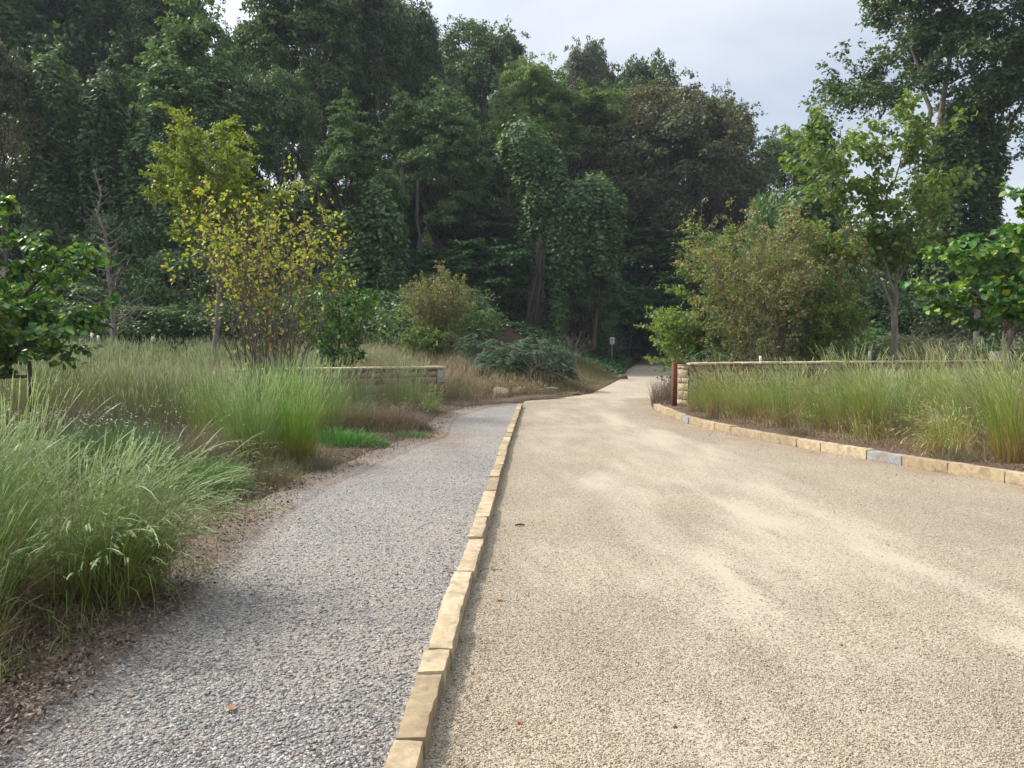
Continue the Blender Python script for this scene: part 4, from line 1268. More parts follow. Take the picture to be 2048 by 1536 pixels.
# white flowers
rng = np.random.default_rng(91)
g = G()
for cx, cy, zz_, n_, sp in ((-5.3, 8.9, .55, 260, .7), (-4.3, 10.4, .6, 120, .5), (-2.2, 14.9, .35, 150, .45), (-3.3, 15.2, .5, 60, .4), (-6.2, 10.3, .5, 100, .5)):
    C = np.stack([cx + rng.normal(0, sp, n_), cy + rng.normal(0, sp * .6, n_), np.zeros(n_)], -1)
    C[:, 2] = terrain(C[:, 0], C[:, 1]) + zz_ + rng.normal(0, .06, n_)
    for q in range(4):
        leaves(g, C + rng.normal(0, .008, C.shape), rdir(rng, n_) * [1, 1, .2], np.tile([0, 0, 1.], (n_, 1)) + rng.normal(0, .2, (n_, 3)), .014, 0, rng.uniform(0, 1, n_), DIAMOND, .9)
tag(g.build('white_flowers', M['flower']), 'tiny white aster flowers scattered in the left planting', 'flowers', kind='stuff')

rng = np.random.default_rng(97)
n = 5200
Y = near_samples(rng, n, 2.6, 20)
X = Px(Y) - .04 - rng.uniform(0, 1, n) ** 1.3 * .9 + rng.normal(0, .04, n)
k = tufty(rng, X, Y, 2.6, thr=.05)
X, Y = X[k], Y[k]
scatter_grass('edge_weeds', 'low green weeds and grass spilling onto the edge of the slate path', M['grass_rye'], rng, X, Y, rng.uniform(.05, .28, len(X)), .8, .0045, 0, .9, zoff=0)
n = 12000
Y = near_samples(rng, n, 2.6, 20)
X = Px(Y) - .12 - rng.uniform(0, 1, n) ** 1.3 * 1.3
k = tufty(rng, X, Y, 1.9, thr=0)
X, Y = X[k], Y[k]
scatter_grass('dry_thatch', 'brown dead grass stems lying along the left bed edge', M['grass_brown'], rng, X, Y, rng.uniform(.06, .32, len(X)), 1.0, .004, 0, 1.0, zoff=0)
# leaf litter on soil
rng = np.random.default_rng(93)
n = 30000
Y = near_samples(rng, n, 2.5, 22)
X = Px(Y) + .22 - rng.uniform(0, 1, n) ** 1.2 * 1.3 + rng.normal(0, .05, n)
X2 = Rx(Y) + .2 + rng.uniform(0, 1, n) ** 1.2 * 1.6
C = np.concatenate([np.stack([X, Y, np.maximum(terrain(X, Y), .07) + .045], -1), np.stack([X2, Y, np.maximum(terrain(X2, Y), .085) + .04], -1)])
C = C[(C[:, 1] < 21) ]
C[:, 2] += .03 * fbm(C * [2, 2, 0] + [0, 0, 2], 3) * .7
g = G()
Nn = nrm(np.tile([0, 0, 1.], (len(C), 1)) + rng.normal(0, .45, C.shape))
leaves(g, C, free_axis(rng, Nn, 0), Nn, rng.uniform(.008, .03, len(C)) * (1 + .04 * C[:, 1]), 0, rng.uniform(0, .95, len(C)) ** 1.6, DIAMOND, .45)
# sparse debris on the drive edge near the right kerb
n = 900
Y = rng.uniform(8, 20, n); X = Rx(Y) - rng.uniform(0, 1, n) ** 2 * 1.2
Nn = nrm(np.tile([0, 0, 1.], (n, 1)) + rng.normal(0, .3, (n, 3)))
leaves(g, np.stack([X, Y, zroad(X, Y) + .006], -1), free_axis(rng, Nn, 0), Nn, rng.uniform(.012, .035, n), 0, rng.uniform(0, .7, n), DIAMOND, .45)
n = 3800
Y = near_samples(rng, n, 2.5, 20); X = rng.uniform(-.75, .75, n) * Y
X = np.where(rng.uniform(0, 1, n) < .55, Lx(Y) + rng.normal(0, 1, n) * .12 + np.sign(rng.normal(0, 1, n)) * .13, X)
k = (X > Px(Y)) & (X < Rx(Y)) & (np.abs(X - Lx(Y)) > .075)
X, Y = X[k], Y[k]; n = len(X)
Zl = np.where(X < Lx(Y), zpath(X, Y), zroad(X, Y)) + .008
Nn = nrm(np.tile([0, 0, 1.], (n, 1)) + rng.normal(0, .35, (n, 3)))
leaves(g, np.stack([X, Y, Zl], -1), free_axis(rng, Nn, 0), Nn, rng.uniform(.006, .02, n), 0, rng.uniform(0, 1, n), DIAMOND, .5)
tag(g.build('leaf_litter', M['leaf_litter']), 'brown leaf litter and mulch lying along the bed edges', 'leaf litter', kind='stuff')

# ------------------------------------------------------------------ trees
def limb(p0, p1, rng, n=6, wob=.05, sag=0.0):
    p0 = np.asarray(p0, float); p1 = np.asarray(p1, float)
    t = np.linspace(0, 1, n)[:, None]
    L = np.linalg.norm(p1 - p0)
    P = p0 + (p1 - p0) * t
    w = rng.normal(0, wob * L, (n, 3)); w[0] = 0; w[-1] *= .3
    P = P + w * np.sin(t * math.pi)
    P[:, 2] += sag * L * (4 * t[:, 0] * (1 - t[:, 0]))
    return P

def clump_leaves(g, rng, C, r, n, size, up=.5, squash=.75, tval=None, shell=(.5, 1.05), shape=DIAMOND, wid=.75, droop=.25, center=None):
    d = rdir(rng, n)
    d[:, 2] = np.where(d[:, 2] < -.3, -d[:, 2], d[:, 2])
    if center is not None:
        o = nrm((C - center)[None])[0]
        bad = (d @ o) < -.25
        d[bad] = -d[bad]
    q = rng.uniform(*shell, n)
    bump = 1 + .25 * vnoise(d * 2.2 + C * 1.7)
    P = C + d * (q * r * bump)[:, None] * np.array([1, 1, squash])
    N_ = nrm(d * .6 + np.array([0, 0, up]) + rng.normal(0, .38, (n, 3)))
    A = free_axis(rng, N_, droop)
    t = rng.uniform() if tval is None else tval
    leaves(g, P, A, N_, size * rng.uniform(.6, 1.25, n), t, np.clip(rng.uniform(0, 1, n) * .8 + .2 * rng.uniform(), 0, 1), shape, wid)

def broadleaf(name, label, cat, H, R, cb, ncl, nleaf, lsize, mat, seed, bark='bark', group=None, loc=(0, 0, 0), top_tint=0.0, prof='round', trunk_r=None, lumps=.22, cr=(.17, .3), squash=.75, up=.5):
    """H height, R crown radius, cb height of the crown base"""
    rng = np.random.default_rng(seed)
    root = empty(name, tuple(loc), label, cat, group)
    cz = (cb + H) / 2; hz = (H - cb) / 2
    cen = np.array([0, 0, cz])
    d = rdir(rng, ncl)
    d[:, 2] = np.where(d[:, 2] < -.6, -d[:, 2], d[:, 2])
    e = rng.uniform(.55, .86, ncl) * (1 + lumps * vnoise(d * 1.8 + seed))
    P = d * e[:, None] * np.array([R, R, hz])
    if prof == 'cone':
        P[:, :2] *= (1.15 - .55 * np.clip(P[:, 2:3] / hz, -1, 1))
    elif prof == 'umbrella':
        P[:, :2] *= (1.1 + .25 * np.clip(P[:, 2:3] / hz, -1, 1)); 
    P = P + cen
    rs = R * rng.uniform(cr[0], cr[1], ncl)
    wts = rs ** 2; cnt = (nleaf * wts / wts.sum()).astype(int)
    g = G()
    for c, r_, n_ in zip(P, rs, cnt):
        tv = rng.uniform(0, 1)
        if top_tint: tv = np.clip(tv * .5 + top_tint * (c[2] - cb) / (H - cb), 0, 1)
        clump_leaves(g, rng, c, r_, n_, lsize, up, squash, tval=tv, center=cen)
    # loose sprays breaking the outline
    m_ = ncl * 2
    d = rdir(rng, m_); d[:, 2] = np.abs(d[:, 2])
    Pq = d * (rng.uniform(.82, 1.04, m_) * (1 + lumps * vnoise(d * 1.8 + seed)))[:, None] * np.array([R, R, hz]) + cen
    for c in Pq: clump_leaves(g, rng, c, R * .07, max(6, nleaf // (ncl * 18)), lsize, .6, .8)
    g.build('crown', M[mat], root)
    g = G()
    tr = trunk_r or H * .018
    top = np.array([rng.normal(0, R * .06), rng.normal(0, R * .06), cb + (H - cb) * .7])
    tp = limb([0, 0, -.3], top, rng, 9, .02)
    tube(g, tp, tr * (1 - .78 * np.linspace(0, 1, 9)), 9)
    order = rng.permutation(ncl)[:min(16, ncl)]
    for i in order:
        s = rng.uniform(.35, .95) * (cb + (H - cb) * .3) / top[2] + .1
        s = min(s, .92)
        b = np.array([np.interp(s, np.linspace(0, 1, 9), tp[:, q]) for q in range(3)])
        if b[2] > P[i][2] - .3: b = np.array([np.interp(.3, np.linspace(0, 1, 9), tp[:, q]) for q in range(3)])
        tube(g, limb(b, P[i], rng, 7, .05, -.03), tr * .42 * (1 - .8 * np.linspace(0, 1, 7)), 6)
    g.build('trunk', M[bark], root, True)
    return root

def dup(root, label=None, group=None):
    r = root.copy(); COL.objects.link(r)
    for ch in root.children:
        c = ch.copy(); COL.objects.link(c); c.parent = r
    if label: r['label'] = label
    if group: r['group'] = group
    return r

PROTO = {}
def proto(key, **k):
    PROTO[key] = (k, None)

def put(key, px, ptop, wpx, d, label, rot=None, group='trees of the wood behind the meadow', name=None, base=None, mat=None):
    """place a copy of prototype key so that its crown is wpx wide at column px and its top is at row ptop, d metres away"""
    k, first = PROTO[key]
    if first is None:
        root = broadleaf(loc=(0, 0, 0), label=label, group=group, **k)
        PROTO[key] = (k, root)
    else:
        root = dup(first, label, group)
    x = (px - 1024) / 1536 * d
    z = T1(x, d) if base is None else base
    h = (zpx(ptop, d) - z)
    sz = h / k['H']; sx = (wpx / 1536 * d) / (2 * k['R'])
    root.location = (x, d, z)
    root.scale = (sx, sx, sz)
    root.rotation_euler = (0, 0, (px * 7.13 + d) % 6.283 if rot is None else rot)
    if mat:
        for c in root.children:
            if c.name.startswith('crown'):
                c.material_slots[0].link = 'OBJECT'; c.material_slots[0].material = M[mat]
    return root

proto('oak', name='oak_tree', cat='tree', H=22, R=7, cb=6, ncl=95, nleaf=42000, lsize=.30, mat='leaf_dark', seed=301)
proto('tall', name='broadleaf_tree', cat='tree', H=26, R=5.5, cb=5, ncl=110, nleaf=44000, lsize=.28, mat='leaf_dark', seed=302, lumps=.3, cr=(.16, .3))
proto('layer', name='maple_tree', cat='tree', H=20, R=5.5, cb=2.5, ncl=120, nleaf=40000, lsize=.30, mat='leaf_dark', seed=303, lumps=.3, cr=(.16, .3), squash=.42, up=.8)
proto('poplar', name='poplar_tree', cat='tree', H=20, R=4.2, cb=2.5, ncl=90, nleaf=38000, lsize=.24, mat='leaf_mid', seed=304, lumps=.35, prof='cone', cr=(.16, .3))
proto('light', name='locust_tree', cat='tree', H=20, R=4.5, cb=6, ncl=80, nleaf=30000, lsize=.2, mat='leaf_light', seed=305, lumps=.35, squash=.5, up=.8, cr=(.14, .3))
proto('brownoak', name='oak_tree', cat='tree', H=24, R=8.5, cb=7, ncl=130, nleaf=60000, lsize=.28, mat='leaf_brown', seed=306, top_tint=.75, lumps=.2, cr=(.13, .25), trunk_r=.55)
proto('under', name='understory_tree', cat='tree', H=8, R=3.2, cb=.6, ncl=60, nleaf=16000, lsize=.24, mat='leaf_ivy', seed=307, squash=.4, up=.9, lumps=.35, cr=(.18, .34))
proto('mound', name='vine_mound', cat='vine', H=6, R=3.5, cb=-.5, ncl=50, nleaf=18000, lsize=.22, mat='leaf_vine', seed=308, squash=.9, up=.3, lumps=.3, cr=(.22, .36))

W = 'trees of the wood behind the meadow'
put('tall', 60, -170, 420, 66, 'tall dark tree filling the top left corner')
put('oak', 235, -230, 380, 70, 'very tall dark forked tree behind the ivy draped ones at upper left')
put('tall', 345, -60, 200, 64, 'dark tree behind the glossy leaved one at upper left', mat='leaf_mid')
put('oak', 20, 90, 170, 44, 'olive brown tinted tree at the left edge of the wood', mat='leaf_brown')
put('poplar', 120, 115, 190, 50, 'ivy draped dark tree second from the left edge', mat='leaf_dark')
put('poplar', 235, 130, 130, 47, 'narrow ivy draped tree left of the glossy leaved one', mat='leaf_dark')
put('poplar', 392, 36, 280, 50, 'glossy mid green tree behind the yellow green one')
put('oak', 490, 58, 130, 63, 'small tree top closing the notch of sky at upper left', mat='leaf_mid')
put('tall', 618, -90, 250, 60, 'tall dark tree right of the small gap in the sky')
put('tall', 740, -50, 200, 64, 'tall dark tree whose top leaves the frame above the ivy clad poplar', rot=2.1)
put('oak', 820, 12, 170, 68, 'dark round topped tree at the left end of the open sky')
put('oak', 560, 150, 200, 54, 'dark tree between the yellow green tree and the ivy clad poplar', mat='leaf_dark')
put('poplar', 705, 232, 190, 46, 'ivy clad poplar shaped tree with pale glossy top, right of the yellow shrub')
put('layer', 875, 178, 210, 55, 'dark layered maple at the centre left of the wood')
put('oak', 965, 50, 215, 78, 'rounded green tree on the skyline left of the pale locust')
put('light', 1060, 105, 165, 66, 'pale yellow green locust on the skyline')
put('light', 1140, 160, 260, 68, 'second pale green locust lower and right of the first')
put('oak', 1170, 92, 130, 84, 'small brownish topped tree on the skyline right of the locust', mat='leaf_brown')
put('oak', 1275, 130, 200, 82, 'grey green tree on the skyline above the great oak')
put('brownoak', 1320, 185, 400, 70, 'great spreading oak with bronze tinted leaves behind the vine covered snag', rot=.4)
put('brownoak', 1430, 205, 160, 77, 'bronze topped oak at the right shoulder of the wood')
put('oak', 1560, 268, 170, 74, 'dark round tree standing right of the great oak', mat='leaf_dark')
put('oak', 1480, 330, 130, 80, 'dark tree in the dip between the oak and the right hand trees', mat='leaf_dark')
put('layer', 1010, 300, 230, 62, 'very dark maple behind the vine covered snag', rot=1.0)
put('layer', 960, 380, 200, 56, 'dark maple under the skyline trees left of the snag', rot=3.3)
put('layer', 1310, 430, 300, 66, 'dark maple hanging over the far end of the road', rot=4.0)
put('layer', 1440, 470, 230, 60, 'dark maple behind the copper tinted shrub', rot=5.2)
put('layer', 420, 330, 260, 52, 'dark ivy hung maple behind the yellow shrub', rot=2.6)
put('layer', 170, 330, 260, 54, 'dark maple behind the bare conifer', rot=.8)
put('layer', 40, 360, 200, 50, 'dark maple behind the left edge big leaved tree', rot=4.4)
put('layer', 560, 400, 200, 49, 'dark maple right of the yellow shrub', rot=1.9)
put('layer', 830, 215, 220, 62, 'dark maple filling the gap left of the dark layered maple', rot=2.2)
put('layer', 1000, 330, 240, 74, 'dark maple between the locusts and the snag', rot=2.9)
put('layer', 770, 330, 180, 58, 'dark maple behind the ivy clad poplar', rot=.2)
U = 'understory trees and mounds at the foot of the wood'
put('under', 985, 478, 190, 50, 'bright green understory maple left of the snag', group=U)
put('under', 890, 500, 150, 49, 'dark green understory tree above the reddish shrub', group=U)
put('under', 1170, 520, 150, 53, 'small olive tree under the right lobe of the snag', group=U, mat='leaf_vine')
put('under', 1260, 560, 130, 60, 'small dark tree just above the sign', group=U)
put('under', 1330, 590, 130, 78, 'dark young tree on the left of the road tunnel', group=U, mat='leaf_dark')
put('under', 1440, 560, 200, 72, 'dark young tree closing the end of the road', group=U, mat='leaf_dark')
put('mound', 245, 425, 190, 44, 'vine covered mound behind the bare conifer', group=U)
put('mound', 380, 500, 220, 42, 'dark vine covered mound left of the yellow shrub', group=U)
put('mound', 120, 560, 260, 40, 'low vine mound behind the left edge tree', group=U)
put('mound', 300, 610, 260, 38, 'low ivy mound at the far edge of the meadow', group=U, mat='leaf_dark')
put('mound', 480, 600, 240, 39, 'low dark mound behind the yellow shrub', group=U, mat='leaf_dark')
put('mound', 700, 600, 180, 42, 'dark brush mound left of the reddish shrub', group=U, mat='leaf_dark')
put('mound', 1535, 378, 130, 46, 'bright vine dome rising behind the copper shrub', group=U)
put('mound', 1640, 470, 150, 44, 'vine covered mass behind the forked tree', group=U)
put('mound', 1790, 455, 190, 46, 'green vine mound below the patch of open sky on the right', group=U)
put('mound', 1900, 480, 200, 48, 'dark vine mound at the foot of the big right hand tree', group=U, mat='leaf_dark')
put('mound', 1990, 440, 220, 52, 'dark vine mound at the right edge behind the railway', group=U, mat='leaf_dark')
put('mound', 1700, 560, 260, 40, 'dark brush behind the forked tree trunk', group=U, mat='leaf_dark')
put('mound', 1830, 590, 180, 38, 'dark brush left of the railway', group=U, mat='leaf_dark')
put('mound', 1560, 600, 260, 40, 'dark brush behind the copper shrub', group=U, mat='leaf_dark')
# depth of the wood
DW = 'dark trees deep in the wood'
DEEP = ['dark tree deep in the wood seen only between the front trees'] * 20
for i, (px, pt, w, d) in enumerate([(-60, -200, 400, 90), (140, -220, 400, 95), (290, -100, 260, 92), (620, -120, 230, 94), (720, -30, 280, 96), (900, 120, 260, 98), (1050, 190, 260, 100), (1200, 190, 300, 102), (1360, 260, 300, 104), (1500, 380, 240, 106), (1250, 420, 300, 90), (1400, 480, 300, 92), (980, 420, 300, 88), (760, 380, 300, 84), (480, 380, 300, 80), (200, 380, 300, 82), (1560, 430, 240, 90), (1650, 440, 200, 70), (1360, 560, 260, 96), (-60, 300, 300, 60)]):
    put('layer' if i % 2 else 'oak', px, pt, w, d, DEEP[i], group=DW, mat='leaf_dark')
for i, (px, pt, w, d) in enumerate([(2060, 470, 260, 70), (2000, 560, 300, 60), (1880, 560, 240, 64)]):
    put('layer', px, pt, w, d, 'dark tree beyond the railway', group='dark trees beyond the railway', mat='leaf_dark')

# ---- branching trees and shrubs
def branch_tree(name, label, cat, loc, leaders, br, tw, lf, lsize, mat, bark, seed, R=None, el=(.3, .9), shape=DIAMOND, wid=.65, twl=.45, leaf_from=.1, tint=None, group=None, tr=.1, flat=.6, droop=.4, curve=.25, leafn=.6, s0=.25, env=None, lenv=None, up_tint=None, extra=None, jit=.05, minbr=.25):
    """leaders: list of polylines; br branches per leader, tw twigs per branch, lf leaves per twig"""
    rng = np.random.default_rng(seed)
    root = empty(name, tuple(loc), label, cat, group)
    gt, gl = G(), G()
    for li, (pts, rad) in enumerate(leaders):
        pts = np.array(pts, float)
        m_ = 10
        s = np.linspace(0, 1, len(pts)); ss = np.linspace(0, 1, m_)
        P = np.stack([np.interp(ss, s, pts[:, q]) for q in range(3)], -1)
        LL = np.linalg.norm(P[-1] - P[0])
        w_ = rng.normal(0, .012 * LL, (m_, 3)); w_[0] = 0
        P = P + w_
        tube(gt, P, rad * (1 - .82 * ss), 8)
        for b in range(br):
            u = s0 + (1 - s0) * (b + rng.uniform(0, .9)) / br
            u = min(u, .99)
            p = np.array([np.interp(u, ss, P[:, q]) for q in range(3)])
            az = b * 2.4 + rng.normal(0, .4) + li
            e_ = rng.uniform(*el)
            Lb = (R if R else LL * .4) * rng.uniform(.65, 1.15) * (env(u) if env else max(minbr, math.sin(min(1, (u - s0) / (1 - s0) * .9 + .12) * math.pi) ** .7))
            dv_ = np.array([math.cos(az) * math.cos(e_), math.sin(az) * math.cos(e_), math.sin(e_)])
            nb = 7
            tb = np.linspace(0, 1, nb)[:, None]
            B = p + dv_ * Lb * tb + np.array([0, 0, curve * Lb]) * tb ** 2 + rng.normal(0, jit * Lb, (nb, 3)) * tb
            rb_ = max(.006, rad * .35 * (1 - .6 * u))
            tube(gt, B, rb_ * (1 - .8 * tb[:, 0]) + .002, 5)
            for q in range(tw):
                v = .15 + .85 * (q + rng.uniform(0, 1)) / tw
                c0 = np.array([np.interp(v, tb[:, 0], B[:, z_]) for z_ in range(3)])
                sd = 1 if q % 2 else -1
                ang = az + sd * rng.uniform(.3, 1.2)
                e2 = e_ * .5 + rng.normal(0, .3)
                td = np.array([math.cos(ang) * math.cos(e2), math.sin(ang) * math.cos(e2), math.sin(e2)])
                Lt = Lb * twl * rng.uniform(.5, 1.1) * (1.15 - .6 * v)
                c1 = c0 + td * Lt + np.array([0, 0, -.08 * Lt])
                cm = (c0 + c1) / 2 + rng.normal(0, .05 * Lt, 3)
                tube(gt, [c0, cm, c1], [rb_ * .35 + .0015, rb_ * .22 + .0012, .001], 3)
                if lf:
                    k_ = rng.poisson(lf * (lenv(u, v) if lenv else 1))
                    if k_ == 0: continue
                    sv = leaf_from + (1 - leaf_from) * rng.uniform(0, 1, k_)
                    C = c0 + (c1 - c0) * sv[:, None] + rng.normal(0, .06 * Lt + lsize * .35, (k_, 3)) * [1, 1, flat]
                    N_ = nrm(np.array([0, 0, 1.0]) + rng.normal(0, leafn, (k_, 3)))
                    A = nrm(td * .7 + rng.normal(0, .7, (k_, 3)) - [0, 0, droop])
                    tv = rng.uniform() if up_tint is None else np.clip(up_tint(C[:, 2]) + rng.normal(0, .15, k_), 0, 1)
                    leaves(gl, C, A, N_, lsize * rng.uniform(.6, 1.2, k_), tv, rng.uniform(0, 1, k_), shape, wid)
    if extra: extra(gt, gl, rng)
    gt.build('trunk', M[bark], root, True)
    if gl.n: gl.build('crown', M[mat], root)
    return root

def stems(n, H, spread, rng, r=.02, base=.25, lean=(0, 0), hv=.25):
    out = []
    for i in range(n):
        a = i * 2.4 + rng.normal(0, .3); q = math.sqrt((i + .5) / n)
        b = np.array([math.cos(a) * base * q, math.sin(a) * base * q, -.1])
        h = H * rng.uniform(1 - hv, 1) * (1 - .35 * q ** 2 * rng.uniform(.3, 1))
        e_ = np.array([math.cos(a) * spread * q + lean[0], math.sin(a) * spread * q + lean[1], h])
        m1 = b + (e_ - b) * np.array([.28, .28, .45]); m2 = b + (e_ - b) * np.array([.62, .62, .78])
        out.append(([b, m1, m2, e_], r * rng.uniform(.6, 1.1)))
    return out

rng = np.random.default_rng(41)
# the yellow and orange leaved shrub
P = at(545, 17.2)
st = stems(50, 5.3, 1.95, rng, .022, .45, lean=(-.2, 0), hv=.42)
shr = branch_tree('yellow_shrub', 'large many stemmed shrub turning yellow and orange behind the seeding grass', 'shrub', P, st, 9, 5, 2.5, .09, 'leaf_yellow', 'twig', 42, R=.62, el=(.5, 1.25), shape=OVAL, wid=.8, twl=.5, flat=1, droop=.6, leafn=.9, s0=.2, tr=.02,
                  env=lambda u: .6 + .6 * u, lenv=lambda u, v: .10 + 1.9 * max(0, u - .42) ** 1.0)
# thick upright limb inside the shrub = trunk of the yellow green tree behind
P = at(428, 24.0)
H_ = zpx(182, 24) - P[2]
ld = [([(0.25, 0, -.2), (0.05, 0, 3.0), (.1, 0, 5.5), (.0, 0, H_ * .88)], .11), ([(.1, 0, 3.6), (-.3, .2, 5.2), (-.7, .2, 6.9)], .06), ([(.1, 0, 3.2), (.5, .2, 4.6), (1.0, .2, 5.6)], .06)]
branch_tree('hackberry_tree', 'yellow green tree rising behind the yellow shrub', 'tree', P, ld, 20, 14, 24, .12, 'leaf_yellowgreen', 'bark_grey', 43, R=1.55, el=(.1, .6), twl=.42, flat=.5, droop=.25, leafn=.55, s0=.42, curve=.15,
            env=lambda u: (.62 + .6 * math.sin(min(1, (u - .36) * 1.35) * math.pi)) , up_tint=lambda z: .2 + .12 * (z - 5))
# big leaved trees
P = at(680, 21.0)
branch_tree('tulip_sapling', 'green big leaved young tree behind the right side of the yellow shrub', 'tree', P, [([(0, 0, -.2), (0, 0, 1.4), (.0, 0, 3.6)], .05), ([(0, 0, .4), (.5, 0, 1.5), (.8, 0, 2.9)], .03), ([(0, 0, .4), (-.5, 0, 1.5), (-.8, 0, 2.8)], .03)], 12, 9, 9, .14, 'leaf_big', 'bark', 44, R=.95, shape=OVAL, wid=.62, s0=.15, droop=.7)
# bare conifer
P = at(224, 32)
H_ = zpx(340, 32) - P[2]
branch_tree('bare_conifer', 'leafless dead conifer with upswept twigs at the back of the meadow', 'tree', P, [([(0, 0, -.2), (.05, 0, H_ * .5), (-.55, 0, H_)], .13)], 54, 4, 0, .1, 'leaf_dark', 'bark_grey', 45, R=1.9, el=(-.15, .35), twl=.35, s0=.16, curve=.55, env=lambda u: 1.05 - .9 * u, jit=.04)
# left edge big leaf tree
P = np.array([-8.9, 12.6, T1(-8.9, 12.6)])
branch_tree('redbud_tree', 'big leaved green tree cut by the left edge', 'tree', P, [([(0, 0, -.2), (.1, 0, 1.6), (.4, 0, 2.9), (.5, 0, 3.7)], .07), ([(.05, 0, 1.2), (.8, .2, 2.2), (1.6, .2, 3.0)], .05), ([(.05, 0, 1.0), (1.0, .0, 1.4), (1.9, .0, 1.9)], .05), ([(0, 0, 1.2), (-.8, 0, 2.2), (-1.2, 0, 3.2)], .05), ([(.05, 0, 1.0), (.3, -.9, 1.7), (.6, -1.2, 2.3)], .04)],
            14, 10, 11, .125, 'leaf_big', 'bark', 46, R=1.15, shape=OVAL, wid=.85, s0=.2, droop=.55, leafn=.45, el=(-.15, .6), curve=.1, flat=.5)
# right edge big leaf tree
P = np.array([8.35, 12.6, T1(8.35, 12.6)])
branch_tree('redbud_tree', 'big round leaved green tree cut by the right edge', 'tree', P, [([(-.2, 0, -.2), (-.15, 0, 1.6), (.1, 0, 2.8), (.3, 0, 3.75)], .06), ([(-.15, 0, 1.7), (-.7, .1, 2.3), (-1.0, .1, 3.2)], .04), ([(-.15, 0, 1.9), (.7, .1, 2.6), (1.3, .1, 3.6)], .04), ([(-.15, 0, 1.7), (-.1, -.7, 2.2), (.1, -1.1, 2.7)], .04), ([(0, 0, 2.0), (.3, -.2, 3.2), (.5, -.2, 4.2)], .03)],
            14, 10, 12, .12, 'leaf_big', 'bark_grey', 47, R=1.0, shape=OVAL, wid=.9, s0=.25, droop=.5, leafn=.45, el=(-.2, .6), curve=.1, flat=.5)
# forked yellow green tree behind the right wall
d = 25.5
P = at(1788, d)
def L(pts): return [((a - 1788) / 1536 * d, b_, zpx(c, d) - P[2]) for a, b_, c in pts]
ld = [(L([(1789, 0, 720), (1788, 0, 660), (1786, 0, 630)]), .10),
      (L([(1786, 0, 632), (1765, 0, 590), (1745, .2, 540), (1705, .3, 480), (1690, .3, 380), (1680, .3, 265)]), .07),
      (L([(1786, 0, 632), (1770, 0, 560), (1762, .1, 480), (1758, .1, 380), (1755, .1, 245)]), .06),
      (L([(1788, 0, 632), (1786, 0, 560), (1790, -.3, 500), (1770, -.4, 400)]), .05),
      (L([(1788, 0, 628), (1795, .1, 560), (1815, .2, 490), (1845, .2, 430), (1860, .2, 380)]), .05),
      (L([(1745, .2, 540), (1700, 0, 520), (1655, 0, 520)]), .03),
      (L([(1705, .3, 480), (1655, .3, 400), (1625, .3, 290)]), .04),
      (L([(1758, .1, 420), (1790, .1, 340), (1820, .1, 260)]), .04)]
branch_tree('catalpa_tree', 'forked yellow green tree with pale trunk behind the right stone wall', 'tree', P, ld[:1], 0, 0, 0, .2, 'leaf_light', 'bark_pale', 48) if False else None
def trunk_only(gt, gl, rng):
    tube(gt, ld[0][0], [.11, .1, .1], 9)
branch_tree('catalpa_tree', 'forked yellow green tree with pale trunk behind the right stone wall', 'tree', P, ld[1:], 13, 9, 10, .19, 'leaf_catalpa', 'bark_pale', 48, R=1.3, shape=OVAL, wid=.72, s0=.4, droop=.55, leafn=.6, el=(.0, .7), flat=.6, extra=trunk_only, env=lambda u: .6 + .6 * u)

# copper tinted shrubs, right of the road
P = at(1530, 25.0)
rng = np.random.default_rng(51)
branch_tree('copper_shrub', 'big copper and green twiggy shrub behind the right stone wall', 'shrub', P, stems(30, zpx(395, 25) - P[2], 2.2, rng, .026, .9, lean=(-.5, 0), hv=.5), 12, 7, 8.5, .095, 'leaf_redbrown', 'twig', 52, R=.95, el=(.3, 1.1), twl=.5, flat=1, droop=.3, leafn=.8, s0=.08, env=lambda u: .55 + .6 * u, lenv=lambda u, v: .35 + 1.1 * u, up_tint=lambda z: -.05 + .15 * (z - 1.5), jit=.07)
branch_tree('copper_shrub', 'lower rounder copper tinted shrub close beside the forked tree', 'shrub', at(1615, 25.6), stems(22, zpx(430, 25.6) - .3, 1.5, rng, .024, .7, hv=.5), 12, 7, 8, .095, 'leaf_redbrown', 'twig', 152, R=.9, el=(.3, 1.1), twl=.5, flat=1, droop=.3, leafn=.8, s0=.08, env=lambda u: .55 + .6 * u, lenv=lambda u, v: .3 + 1.1 * u, up_tint=lambda z: -.25 + .14 * (z - 1.5), jit=.08)
P = at(1650, 24.6)
branch_tree('olive_shrub', 'yellow green lower shrub between the copper shrub and the forked tree', 'shrub', P, stems(20, zpx(540, 24.6) - P[2], 1.2, rng, .02, .5), 11, 7, 10, .10, 'leaf_catalpa', 'twig', 53, R=.8, s0=.05, twl=.5, flat=1, leafn=.8)
# oak sapling leaning over the road
P = at(1408, 27.5)
H_ = zpx(478, 27.5) - P[2]
branch_tree('oak_sapling', 'young lobed leaf oak reaching over the right side of the road', 'tree', P, [([(0, 0, -.2), (.0, 0, H_ * .5), (.3, 0, H_)], .08), ([(0, 0, .5), (-.6, 0, 1.6), (-1.0, 0, 2.6)], .04), ([(0, 0, .3), (.6, 0, 1.4), (.9, 0, 2.6)], .04)],
            26, 11, 13, .15, 'leaf_catalpa', 'bark', 54, R=1.6, el=(-.05, .5), twl=.4, s0=.16, flat=.5, leafn=.6, curve=.15, droop=.2, env=lambda u: 1.15 - .45 * u)
P = at(1420, 24.2)
